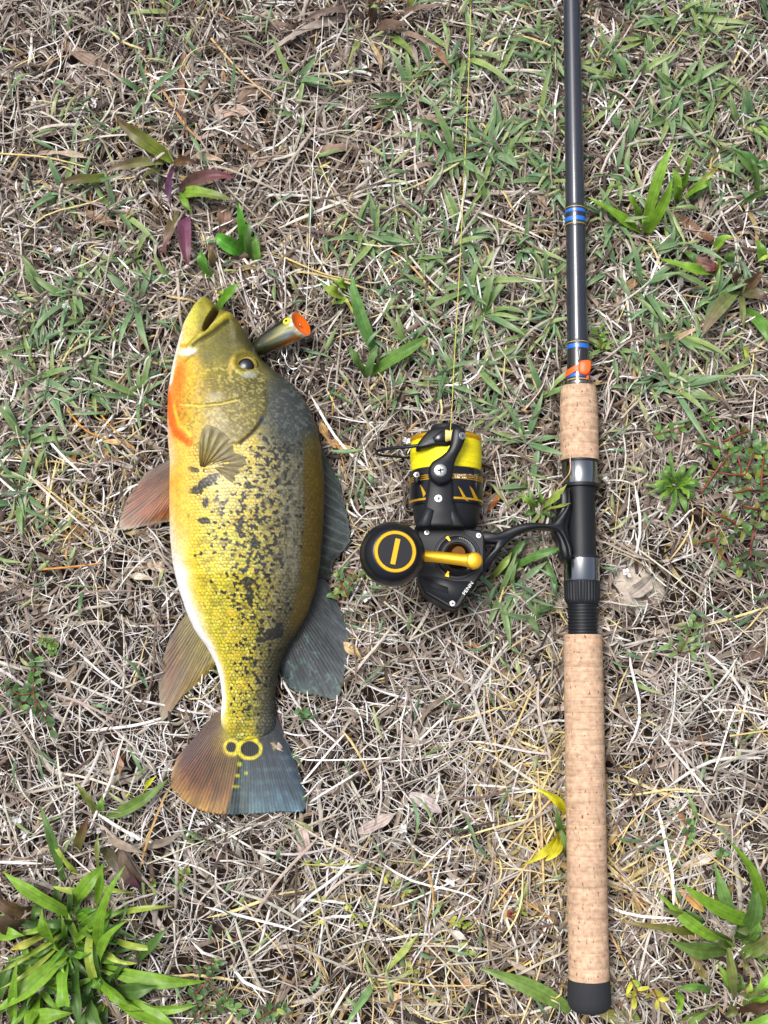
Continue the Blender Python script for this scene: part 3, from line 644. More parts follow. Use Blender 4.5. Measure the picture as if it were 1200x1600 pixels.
def creeper(name, label, stems, leafc, group=None, lw=9, ll=15, stemmat=None, stemr=.9, gap=13, tipc=None, z=.0165):
    x0, y0 = stems[0][0]
    root = thing(name, label, 'creeping weed', P(x0, y0, 0), group)
    for st_ in stems:
        q = catmull(np.array(st_, float), 6); zz = z + .004 * np.sin(np.linspace(0, 5, len(q)))
        pts = P(q[:, 0], q[:, 1], zz); V, F = tube(pts, stemr * SC(y0, .01), 6); mk('stem', V, F, stemmat or M_REDSTEM, root)
        L = np.r_[0, np.cumsum(np.linalg.norm(np.diff(q, axis=0), axis=1))]
        for k, s in enumerate(np.arange(4, L[-1] + 1, gap)):
            x = np.interp(s, L, q[:, 0]); y = np.interp(s, L, q[:, 1]); i = min(len(q) - 2, int(np.searchsorted(L, s)))
            a0 = math.atan2(q[min(i + 1, len(q) - 1), 1] - q[max(i - 1, 0), 1], q[min(i + 1, len(q) - 1), 0] - q[max(i - 1, 0), 0])
            for sg in (-1, 1):
                if random.random() < .12: continue
                a = a0 + sg * random.uniform(.45, 1.4); l = ll * random.uniform(.5, 1.15)
                c = tuple(np.array(leafc[random.randrange(len(leafc))]) * random.uniform(.72, 1.04))
                V, F, C = leaf_mesh(P(x, y, z), P(x + l * math.cos(a), y + l * math.sin(a), z + random.uniform(0, .005)), lw * SC(y, .01) * random.uniform(.6, 1.05), lift=.0015, fold=random.uniform(-.1, .35), c0=c, c1=tuple(np.array(c) * random.uniform(.8, 1.1)), profile='oval', nseg=6, wave=.0005, roll=random.uniform(-.6, .6))
                mk('leaflet', V, F, M_LEAF, root, col=C)
    return root
GL = [(88, 122, 70), (100, 138, 74), (78, 106, 62)]
creeper('red_stem_weed', 'sprawling weed with red branching stems and small oval leaves right of the rosette', [
    [(1095, 772), (1120, 735), (1150, 705), (1195, 697)], [(1120, 738), (1160, 742), (1205, 730)], [(1195, 700), (1190, 760), (1205, 800)], [(1080, 852), (1115, 843), (1150, 845)], [(1115, 845), (1140, 880), (1190, 892)], [(1160, 790), (1200, 800)], [(1130, 690), (1160, 676), (1195, 668)], [(1145, 770), (1175, 765), (1205, 772)], [(1110, 800), (1140, 812), (1165, 830)], [(1150, 706), (1158, 735), (1150, 765)], [(1165, 742), (1175, 715), (1190, 700)]],
    GL + [(128, 140, 60)], lw=11, ll=17, stemr=1.5, gap=14)
creeper('dark_leaf_weed', 'dark green paired leaves on a maroon upright stem below the red stemmed weed', [[(1172, 858), (1178, 830), (1184, 805)], [(1172, 858), (1176, 880)]], [(86, 112, 62), (74, 88, 56), (92, 126, 70)], lw=13, ll=26, gap=16, stemr=1.4)
creeper('leafy_creeper', 'fresh green small leaved creeper above the rosette', [[(1020, 680), (1050, 672), (1085, 660), (1110, 645)], [(1085, 690), (1120, 700), (1140, 705)], [(1110, 650), (1125, 672)]], [(98, 146, 66), (110, 156, 74), (86, 130, 60)], lw=11, ll=18, gap=13)
creeper('oval_leaf_creeper', 'creeper with round green leaflets beside the anal fin of the fish', [[(58, 1118), (52, 1080), (54, 1030)], [(60, 1080), (30, 1085), (5, 1065)], [(58, 1095), (70, 1120), (78, 1145)], [(30, 1110), (34, 1085)]], GL, lw=12, ll=17, gap=12)
creeper('yellow_tip_creeper', 'tiny bright green creeper sprig above the round leaved creeper', [[(60, 995), (72, 1002), (88, 1012)], [(85, 1000), (80, 1020)]], [(118, 160, 70), (104, 150, 62)], lw=6, ll=12, gap=7, stemr=.6)
creeper('leaflet_patch', 'patch of round leaflets on red runners right of the bright grass clump', [[(300, 1560), (325, 1530), (345, 1500)], [(325, 1535), (350, 1560), (380, 1585)], [(300, 1590), (330, 1580), (360, 1560)], [(340, 1500), (320, 1510), (290, 1520)], [(285, 1585), (310, 1565)], [(360, 1470), (385, 1460)]], GL + [(112, 146, 82)], lw=10, ll=14, gap=13)
creeper('five_leaf_sprig', 'five small dark green leaflets under the rear dorsal fin', [[(470, 1102), (473, 1112), (476, 1122)]], [(88, 130, 72), (80, 118, 66)], lw=10, ll=18, gap=8, stemr=.7)
creeper('sprig_by_dorsal_fin', 'green sprig of narrow leaflets between the dorsal fin and the reel knob', [[(545, 935), (535, 915), (528, 895)], [(540, 920), (555, 905), (572, 898)], [(530, 940), (520, 925)]], [(112, 146, 84), (96, 132, 74), (140, 160, 84)], lw=8, ll=15, gap=9)
creeper('yellow_green_runner', 'yellow green runner with tiny curled leaves on the straw below the tail', [[(470, 1350), (510, 1352), (560, 1350), (600, 1370), (640, 1400)], [(540, 1410), (560, 1440), (580, 1450)], [(490, 1380), (500, 1410), (497, 1440)]], [(168, 178, 74), (140, 166, 66), (186, 184, 90)], lw=6, ll=13, gap=19, stemr=1.1, stemmat=mat('pale runner', lin(170, 160, 84), rough=.6))
creeper('pale_sprig', 'pale green sprig among straw between the long blade and the grip', [[(640, 1500), (645, 1520), (640, 1535)], [(700, 1440), (720, 1442), (735, 1450)], [(730, 1470), (732, 1485)], [(800, 1430), (815, 1425)]], [(168, 180, 78), (150, 172, 70)], lw=7, ll=13, gap=12, stemmat=mat('pale runner', lin(170, 160, 84)))
creeper('bottom_sprig', 'small dark leafed sprig at the foot of the straw by the leaflet patch', [[(400, 1595), (425, 1580), (450, 1572)], [(405, 1570), (430, 1590)]], GL + [(140, 160, 80)], lw=9, ll=15, gap=11)
creeper('tail_sprig', 'tiny pale green sprigs under the fish tail', [[(290, 1312), (310, 1308)], [(295, 1350), (285, 1372), (280, 1385)], [(240, 1368), (238, 1390)]], [(150, 172, 76), (128, 160, 70)], lw=6, ll=11, gap=9, stemr=.6)
creeper('yellow_leaf_herb', 'small herb with lemon yellow leaves beside the black butt cap', [[(985, 1530), (995, 1550), (985, 1565)], [(1020, 1545), (1032, 1570)]], [(196, 194, 60), (150, 176, 60), (206, 200, 80)], lw=10, ll=20, gap=14)
creeper('clover_sprig', 'dark green clover like sprig in the grey roots beside the lower grip', [[(1070, 1320), (1075, 1300), (1078, 1285)], [(1120, 1345), (1130, 1335)]], [(84, 118, 66), (98, 142, 74)], lw=10, ll=13, gap=10)
creeper('upright_sprig', 'small bright sprig of pointed leaves beside the orange rod tie', [[(938, 548), (938, 535), (936, 515)], [(942, 545), (952, 530)]], [(126, 168, 62), (110, 152, 58)], lw=8, ll=17, gap=10)
creeper('sprouting_weed', 'fresh pointed green sprout in the straw right of the reel thread', [[(1062, 1020), (1075, 995), (1085, 970)], [(1062, 1020), (1090, 1015)], [(1062, 1020), (1045, 1005)]], [(110, 142, 84), (126, 158, 90)], lw=9, ll=24, gap=13, stemr=.8)

LM = [((325, 460), 'open mouth of the fish'), ((255, 600), 'orange throat of the fish'), ((215, 790), 'pelvic fin of the fish'), ((255, 900), 'white belly of the fish'), ((255, 1060), 'anal fin of the fish'), ((370, 1280), 'tail fin of the fish'),
      ((540, 790), 'spiny dorsal fin'), ((540, 1050), 'rear dorsal fin'), ((470, 520), 'popper lure'), ((600, 930), 'round reel knob'), ((640, 720), 'reel bail wire'), ((760, 730), 'yellow spool'), ((720, 960), 'reel housing foot'), ((820, 790), 'upper side of the reel stem'), ((820, 880), 'lower side of the reel stem'),
      ((890, 60), 'upper rod blank'), ((900, 200), 'bare rod blank'), ((900, 340), 'upper blue rod bands'), ((900, 460), 'blank below the upper bands'), ((903, 576), 'orange rod tie'), ((905, 660), 'fore grip'), ((940, 790), 'reel seat'), ((940, 925), 'locking nut'), ((912, 1060), 'top of the rear grip'), ((916, 1250), 'middle of the rear grip'), ((918, 1430), 'end of the rear grip'), ((921, 1570), 'black butt cap'),
      ((1005, 320), 'tall upright weed'), ((275, 290), 'purple leaved plant'), ((110, 1450), 'large bright grass clump'), ((1150, 1470), 'wide strap leaved clump'), ((1054, 759), 'leaf rosette'), ((1150, 740), 'red stemmed weed'), ((55, 1080), 'round leaved creeper'), ((590, 50), 'withered clump'), ((576, 570), 'strap leaved weed'), ((733, 80), 'far stretch of the yellow line'), ((727, 250), 'middle of the yellow line'), ((715, 440), 'yellow line above the reel'),
      ((500, 80), 'far stretch of the leader line'), ((488, 260), 'middle of the leader line'), ((482, 400), 'leader line above the lure'), ((1152, 470), 'purple edged weed'), ((1130, 340), 'forked white twig'), ((180, 1140), 'long whitish runner'), ((330, 1540), 'leaflet patch'), ((590, 1530), 'bent long grass blade'), ((380, 390), 'bright oval leaved sprout'), ((158, 1260), 'two leaved sprout'), ((340, 1385), 'branching pale runner'), ((560, 1360), 'yellow green runner'), ((1060, 1010), 'pointed sprout by the reel thread'), ((860, 1290), 'yellow curling leaves'), ((1190, 270), 'strap tuft by the white twig'), ((1065, 680), 'fresh small leaved creeper'), ((780, 1540), 'broad green blade')]
def near(x, y): return min(LM, key=lambda l: (l[0][0] - x) ** 2 + (l[0][1] - y) ** 2)[1]
# countable small green tufts
def tufts():
    kinds = []
    for k in range(10):
        L = .017 + .0018 * k; 
        V, F, C = leaf_mesh((0, 0, 0), (L, 0, .004 + .001 * (k % 3)), (.0027 + .0003 * (k % 4)), lift=.005 + .001 * (k % 3), bow=random.uniform(-.15, .15), c0=[(96, 132, 88), (82, 116, 78), (112, 142, 82), (102, 138, 98), (132, 152, 84)][k % 5], c1=(120, 138, 92), nseg=6, wave=.0004, roll=random.uniform(-.4, .4))
        me = mk('blade', V, F, M_LEAF, col=C); kinds.append(me.data); bpy.data.objects.remove(me)
    spots = [(850, 440), (880, 120), (640, 150), (680, 110), (230, 150), (165, 215), (850, 790), (830, 760), (800, 880), (780, 930), (700, 390), (690, 520), (620, 330), (980, 130), (1010, 60), (1100, 40), (1150, 60), (60, 590), (130, 500), (215, 475), (60, 800), (30, 760), (980, 230), (925, 250), (760, 330), (790, 250),
             (460, 130), (465, 180), (270, 20), (590, 370), (650, 395), (820, 560), (850, 620), (640, 540), (1120, 130), (1060, 140), (1170, 190), (820, 690), (720, 620), (740, 560), (560, 360), (40, 690), (130, 290), (180, 330), (100, 300), (110, 470), (240, 570), (220, 620), (840, 970), (1000, 450), (960, 420), (1050, 600), (1120, 590)]
    cand = []
    while len(cand) < 95:
        x, y = random.uniform(0, 1200), random.uniform(0, 1600)
        if region(np.array(x), np.array(y), GREEN) > random.uniform(.35, 1.1) and float(capz(P(x, y, .005))) > .5: cand.append((x, y))
    for i, (x, y) in enumerate(spots + cand):
        if float(capz(P(x, y, .005))) < .5: continue
        r = thing('grass_tuft', 'small blue green grass tuft growing nearest the ' + near(x, y), 'grass tuft', P(x, y, .009), 'small grass tufts', rz=random.uniform(0, 6.28))
        s = random.uniform(.8, 1.45); nb = random.randint(4, 8)
        r['label'] = ('large ' if s > 1.2 else 'small ') + ('full' if nb > 5 else 'sparse') + ' blue green grass tuft growing nearest the ' + near(x, y)
        for k in range(nb):
            b = bpy.data.objects.new('blade', random.choice(kinds)); COL.objects.link(b); b.parent = r
            b.rotation_euler = (random.uniform(-.3, .3), random.uniform(-.45, .1), random.uniform(0, 6.28)); b.scale = (s * random.uniform(.7, 1.2),) * 3
tufts()

# countable straws, dead leaves, flowers, seed heads
def bits():
    def straw(pts, w, c, label, z=(.017, .02, .017), group='loose long straws'):
        q = catmull(np.array(pts, float), 6); zz = np.interp(np.linspace(0, 1, len(q)), np.linspace(0, 1, len(z)), z)
        V, F = tube(P(q[:, 0], q[:, 1], zz), np.linspace(1, .55, len(q)) * w * .5 * SC(pts[0][1], .02), 6)
        c_ = s2l(np.clip(np.array(c) + rng.normal(0, 8, 3) * .5, 0, 255) / 255.)
        o = mk('straw_stalk', V, F, M_STRAW, col=np.tile(c_, (len(V), 1)))
        o.location = P(*pts[0], 0); 
        co = np.empty(len(V) * 3, np.float32); o.data.vertices.foreach_get('co', co); co = co.reshape(-1, 3) - np.array(o.location); o.data.vertices.foreach_set('co', co.ravel().astype(np.float32)); o.data.update()
        tag(o, label, 'straw', group); return o
    straw([(907, 672), (892, 710), (890, 738), (872, 762), (857, 800)], 2.0, (214, 176, 150), 'thin curled dry stem hanging over the upper steel hood of the reel seat', (.03, .037, .041, .034, .018), None)
    sp = [((700, 1000), (860, 1120)), ((790, 1190), (880, 1010)), ((760, 1070), (800, 1260)), ((820, 1390), (905, 1160)), ((950, 1280), (1010, 1200)), ((955, 1320), (1060, 1230)), ((850, 1400), (840, 1200)), ((770, 1420), (860, 1290)),
          ((620, 1555), (720, 1490)), ((590, 1530), (760, 1540)), ((660, 1470), (740, 1560)), ((960, 1350), (1070, 1480)), ((970, 1520), (1030, 1400)), ((1080, 1350), (1140, 1330)), ((1140, 1150), (1210, 1140)), ((1150, 1100), (1205, 1160)), ((30, 730), (180, 840)),
          ((60, 890), (160, 880)), ((150, 640), (230, 720)), ((105, 640), (180, 690)), ((120, 565), (140, 515)), ((90, 590), (130, 520)), ((110, 770), (190, 850)), ((880, 1180), (960, 1130)), ((500, 640), (545, 760)), ((520, 620), (519, 650)), ((600, 940), (680, 1000)),
          ((690, 905), (790, 930)), ((640, 1000), (780, 950)), ((830, 1080), (770, 1200)), ((860, 1250), (790, 1330)), ((320, 1330), (420, 1270)), ((230, 1350), (400, 1285)), ((20, 1200), (60, 1265)), ((70, 1260), (140, 1225)), ((120, 1310), (95, 1340)), ((740, 300), (800, 180)),
          ((780, 20), (850, 60)), ((680, 460), (590, 380)), ((640, 400), (720, 480)), ((980, 190), (1080, 210)), ((1100, 300), (1010, 180)), ((1120, 230), (1160, 330)), ((1170, 1380), (1060, 1290)), ((640, 780), (560, 660)), ((570, 850), (530, 740)), ((1010, 700), (1130, 740)), ((500, 900), (470, 1080)),
          ((820, 640), (860, 560)), ((770, 720), (800, 800)), ((1000, 860), (1190, 1010)), ((1010, 830), (1035, 960)), ((960, 600), (1060, 720)), ((60, 330), (180, 260)), ((0, 240), (150, 265)), ((330, 60), (430, 160)), ((440, 400), (560, 440)), ((545, 330), (490, 430))]
    for k, (a, b) in enumerate(sp):
        yl = float(np.clip(region(np.array(a[0]), np.array(a[1]), YELL), 0, 1))
        c = (212, 186, 128) if random.random() < .25 + .6 * yl else (206, 196, 178)
        if k in (17, 18, 19, 24, 25): c = (206, 150, 70)
        mx, my = (a[0] + b[0]) / 2 + random.uniform(-9, 9), (a[1] + b[1]) / 2 + random.uniform(-9, 9)
        z = random.uniform(.014, .018)
        if min(float(capz(P(*q, .01))) for q in (a, b, (mx, my))) < .5: z = .006
        straw([a, (mx, my), b], random.uniform(2.2, 4.6), c, ('yellow' if c[2] < 150 else 'pale') + ' dry straw stalk lying loose nearest the ' + near(mx, my), (z, z + .002, z))
    dl = [(95, 65, 192, 120, 20, (142, 122, 104)), (288, 78, 294, 222, 10, (140, 108, 84)), (415, 128, 368, 165, 26, (120, 98, 84)), (400, 172, 335, 182, 18, (168, 144, 126)), (480, 242, 560, 232, 13, (132, 108, 94)), (182, 1170, 186, 1218, 15, (146, 116, 94)), (150, 100, 178, 140, 12, (150, 132, 118)),
          (300, 245, 350, 252, 10, (176, 152, 130)), (380, 262, 450, 230, 12, (150, 126, 104)), (310, 290, 380, 262, 14, (150, 126, 104)), (350, 320, 345, 365, 22, (128, 100, 82)), (60, 240, 150, 250, 9, (170, 152, 132)), (210, 700, 160, 690, 9, (196, 170, 120)), (215, 550, 228, 520, 18, (132, 104, 84)),
          (520, 690, 560, 720, 12, (190, 150, 100)), (760, 800, 785, 765, 8, (168, 108, 54)), (500, 660, 525, 700, 14, (200, 160, 104)), (1050, 330, 1130, 385, 14, (122, 88, 66)), (960, 470, 1010, 430, 14, (136, 108, 74)), (1120, 420, 1080, 405, 20, (128, 90, 82)), (1000, 560, 1105, 505, 8, (190, 160, 130)),
          (200, 320, 212, 350, 11, (160, 134, 112)), (690, 1450, 740, 1475, 9, (214, 204, 190)), (535, 1005, 565, 1030, 16, (196, 168, 120)), (600, 1540, 640, 1570, 12, (190, 168, 136)), (720, 1530, 745, 1545, 16, (176, 136, 104)), (480, 50, 400, 40, 12, (120, 98, 84)), (20, 520, 60, 500, 12, (110, 88, 74)),
          (1075, 1480, 1110, 1540, 14, (120, 108, 60)), (1060, 1390, 1100, 1425, 17, (204, 160, 96)), (1060, 1355, 1140, 1320, 14, (206, 194, 180)), (640, 1240, 690, 1270, 22, (190, 176, 168)), (560, 1300, 620, 1270, 20, (176, 160, 152)), (480, 1340, 470, 1290, 24, (176, 156, 146)), (985, 930, 1020, 900, 26, (168, 156, 144)),
          (420, 1150, 445, 1175, 10, (178, 160, 140)), (230, 880, 262, 890, 14, (190, 172, 150)), (200, 900, 240, 905, 10, (206, 190, 170)), (130, 330, 190, 360, 16, (126, 100, 80)), (10, 1430, 60, 1445, 20, (100, 78, 60)), (1190, 1000, 1160, 1040, 26, (98, 76, 64)), (840, 300, 860, 340, 10, (150, 128, 108)), (700, 200, 660, 180, 11, (150, 130, 112))]
    for x0, y0, x1, y1, w, c in dl:
        loc = P(x0, y0, 0); V, F, C = leaf_mesh(P(x0, y0, .011), P(x1, y1, .014), w * SC(y0, .012), lift=.006, bow=random.uniform(-.12, .12), fold=random.uniform(-.4, .5), roll=random.uniform(-.4, .4), twist=random.uniform(-1, 1), c0=jit(c, 6), c1=jit(c, 14), wave=.002, profile='lance', streak=.25)
        o = mk('dead_leaf', V - loc, F, M_STRAW, col=C); o.location = loc
        tag(o, ('broad' if w >= 15 else 'narrow') + ' withered ' + ('brown' if sum(c) < 380 else 'tan') + ' leaf lying nearest the ' + near((x0 + x1) / 2, (y0 + y1) / 2), 'dead leaf', 'withered leaves on the straw')
    # white dry flower bits
    fl = [(28, 1278), (40, 1303), (6, 1292), (200, 1271), (211, 1307), (160, 1298), (30, 120), (56, 160), (148, 160), (443, 30), (566, 105), (972, 486), (986, 497), (1197, 470), (105, 478), (90, 388), (75, 296), (611, 796), (704, 1376), (661, 1252), (632, 1296), (1166, 1322), (945, 752), (980, 896), (570, 933), (870, 6), (313, 1285), (598, 715), (470, 1418), (635, 690)]
    for x, y in fl:
        loc = P(x, y, .012); parts = []; n = random.randint(5, 8)
        for k in range(n):
            a = random.uniform(0, 6.28); l = random.uniform(.002, .0048)
            V, F, C = leaf_mesh((0, 0, 0), (l * math.cos(a), l * math.sin(a), random.uniform(.0003, .003)), l * .7, lift=.001, profile='oval', nseg=4, wave=.0006, roll=random.uniform(-.8, .8)); parts.append((V, F.tolist()))
        r = thing('white_flower', 'tiny crumpled white dry flower nearest the ' + near(x, y), 'flower', loc, 'dry white flowers')
        for V, F in parts: mk('petal', V, F, M_FLOWER, r, keep=True)
    sh = [(531, 200, 0), (642, 246, 0), (697, 234, 0), (497, 268, 0), (590, 337, 0), (708, 1438, 1), (688, 30, 0), (830, 60, 0), (798, 1428, 1), (508, 108, 0), (1118, 420, 1), (740, 1418, 0)]
    for x, y, red in sh:
        loc = P(x, y, .013); parts = []
        for k in range(34):
            d = rng.normal(0, 1, 3); d /= np.linalg.norm(d); d[2] = abs(d[2]); e = np.cross(d, rng.normal(0, 1, 3)); e /= np.linalg.norm(e)
            b = d * .0012; t = d * rng.uniform(.0028, .0042); s = e * .0007
            parts.append((np.array([b - s, b + s, t]), [[0, 1, 2]]))
        V, F = merge(parts)
        o = mk('seed_head', V, F, mat('red seed head', lin(164, 80, 72), rough=.8) if red else M_SEED, smooth=False); o.location = loc
        tag(o, 'small spiky ' + ('red' if red else 'brown') + ' seed head nearest the ' + near(x, y), 'seed head', 'red seed heads' if red else 'brown seed heads')
    # branching dead twigs
    def twig(label, stems, c, r):
        root = thing('dead_twig', label, 'twig', P(*stems[0][0], 0))
        for s in stems:
            q = catmull(np.array(s, float), 6); V, F = tube(P(q[:, 0], q[:, 1], .015 + .002 * np.sin(np.arange(len(q)))), np.linspace(1, .5, len(q)) * r * SC(s[0][1], .01), 6)
            mk('branch', V, F, M_STRAW, root, col=np.tile(s2l(np.array(c) / 255.), (len(V), 1)))
    twig('forked whitish dead twig between the upright weed and the right tuft', [[(1121, 268), (1127, 330), (1148, 372), (1168, 410)], [(1132, 275), (1128, 330)], [(1127, 335), (1114, 358)], [(1130, 335), (1170, 308), (1200, 300)], [(1149, 375), (1152, 410), (1142, 430)]], (206, 200, 192), 2.2)
    twig('branching pale dead runner under the fish tail', [[(337, 1382), (340, 1340), (362, 1300)], [(337, 1382), (385, 1372), (400, 1375)], [(337, 1382), (312, 1410), (305, 1440)], [(337, 1382), (372, 1410), (400, 1425)], [(337, 1385), (345, 1420)], [(342, 1345), (385, 1345)], [(272, 1440), (275, 1500), (282, 1520)]], (205, 196, 186), 1.9)
    twig('long whitish dead runner on the bare soil beside the anal fin', [[(128, 1100), (190, 1150), (230, 1190), (245, 1210)], [(128, 1102), (160, 1070), (190, 1050)], [(125, 1100), (124, 1160)], [(193, 1080), (194, 1000), (190, 960)], [(195, 1075), (230, 1060), (255, 1050)], [(190, 1040), (215, 1035), (245, 1058)]], (200, 190, 178), 2.0)
bits()

# ------------------------------------------------------------------ the fish
FISHZ = .034
TABT = np.array([0, .08, .18, .36, .60, .80, .92, 1.0])
FT = [(455, [(190, 185, 90), (180, 176, 70), (172, 166, 56), (165, 160, 50), (150, 145, 45), (135, 130, 38), (120, 115, 34), (100, 95, 30)]),
      (500, [(228, 224, 180), (212, 206, 112), (192, 186, 72), (160, 150, 50), (140, 130, 40), (130, 120, 36), (104, 98, 32), (84, 80, 26)]),
      (540, [(244, 230, 214), (244, 200, 140), (232, 192, 92), (152, 142, 58), (136, 130, 66), (132, 126, 76), (92, 88, 38), (72, 70, 28)]),
      (580, [(246, 238, 230), (246, 158, 62), (236, 172, 42), (172, 156, 46), (150, 140, 60), (148, 138, 68), (92, 90, 56), (62, 62, 36)]),
      (620, [(240, 150, 90), (248, 132, 36), (238, 186, 38), (192, 166, 38), (150, 138, 58), (118, 114, 72), (78, 82, 74), (56, 62, 62)]),
      (660, [(244, 190, 160), (246, 128, 34), (236, 190, 40), (202, 172, 42), (162, 146, 52), (122, 116, 70), (78, 80, 74), (58, 62, 62)]),
      (700, [(246, 228, 212), (244, 182, 80), (232, 190, 70), (208, 184, 80), (192, 176, 98), (120, 116, 88), (92, 90, 78), (66, 58, 24)]),
      (760, [(240, 176, 80), (240, 178, 60), (226, 192, 84), (214, 198, 118), (194, 180, 108), (126, 120, 86), (88, 82, 60), (60, 50, 14)]),
      (820, [(238, 214, 200), (240, 192, 92), (226, 192, 62), (210, 190, 86), (182, 164, 76), (116, 110, 76), (88, 80, 50), (58, 50, 14)]),
      (900, [(238, 232, 232), (238, 220, 176), (224, 188, 38), (206, 180, 36), (168, 148, 46), (112, 106, 74), (94, 88, 60), (66, 56, 20)]),
      (960, [(240, 236, 240), (238, 228, 206), (216, 192, 60), (206, 180, 36), (172, 152, 42), (106, 100, 62), (90, 82, 46), (64, 56, 22)]),
      (1020, [(242, 238, 242), (230, 216, 164), (206, 182, 46), (196, 168, 32), (166, 146, 42), (96, 90, 42), (70, 64, 32), (54, 50, 26)]),
      (1080, [(234, 226, 204), (212, 192, 80), (202, 178, 42), (188, 162, 36), (142, 128, 42), (96, 92, 52), (70, 68, 42), (52, 50, 34)]),
      (1120, [(238, 234, 230), (216, 202, 116), (198, 178, 46), (172, 152, 42), (126, 120, 50), (90, 88, 66), (74, 74, 62), (58, 60, 54)]),
      (1155, [(150, 122, 50), (156, 138, 40), (164, 148, 34), (140, 130, 38), (110, 106, 50), (76, 80, 76), (64, 72, 76), (54, 62, 70)]),
      (1200, [(128, 92, 40), (132, 112, 36), (130, 116, 32), (110, 104, 38), (84, 90, 74), (66, 78, 86), (62, 74, 84), (56, 66, 76)])]
FTY = np.array([r[0] for r in FT], float); FTC = np.array([r[1] for r in FT], float)
def table(t, y):
    iy = np.clip(np.searchsorted(FTY, y) - 1, 0, len(FTY) - 2); fy = np.clip((y - FTY[iy]) / (FTY[iy + 1] - FTY[iy]), 0, 1)[:, None]
    it = np.clip(np.searchsorted(TABT, t) - 1, 0, len(TABT) - 2); ft = np.clip((t - TABT[it]) / (TABT[it + 1] - TABT[it]), 0, 1)[:, None]
    a = FTC[iy, it] * (1 - ft) + FTC[iy, it + 1] * ft; b = FTC[iy + 1, it] * (1 - ft) + FTC[iy + 1, it + 1] * ft
    return a * (1 - fy) + b * fy
OPER = [(262, 640), (268, 662), (279, 680), (300, 698), (325, 708), (355, 710), (380, 702), (400, 685), (413, 666), (421, 640), (418, 600), (405, 575)]
HEADP = OPER + [(420, 540), (380, 440), (280, 440), (250, 560)]
def scales(px, py, sx=6.0, sy=5.2):
    """hexagonally staggered scale cells: distance to the scale's middle, id"""
    best = np.full(px.shape, 9.0); ids = np.zeros(px.shape + (2,), np.int64); ev = np.zeros(px.shape)
    r0 = np.floor(py / sy)
    for dr in (-1, 0, 1):
        r = r0 + dr; off = .5 * (r % 2)
        c = np.round(px / sx - off)
        du = px / sx - off - c; dv = (py / sy - r) * .9
        d = np.hypot(du, dv); m = d < best
        best = np.where(m, d, best); ids[..., 0] = np.where(m, r, ids[..., 0]); ids[..., 1] = np.where(m, c, ids[..., 1]); ev = np.where(m, dv, ev)
    return best, ids[..., 0], ids[..., 1], ev
def mixm(c, col, m): return c * (1 - m[:, None]) + np.asarray(col, float) * m[:, None]
def ell(px, py, cx, cy, rx, ry, ang=0, soft=.3):
    a = R(ang); x = (px - cx) * math.cos(a) + (py - cy) * math.sin(a); y = -(px - cx) * math.sin(a) + (py - cy) * math.cos(a)
    return 1 - sstep(1 - soft, 1 + soft, np.hypot(x / rx, y / ry))
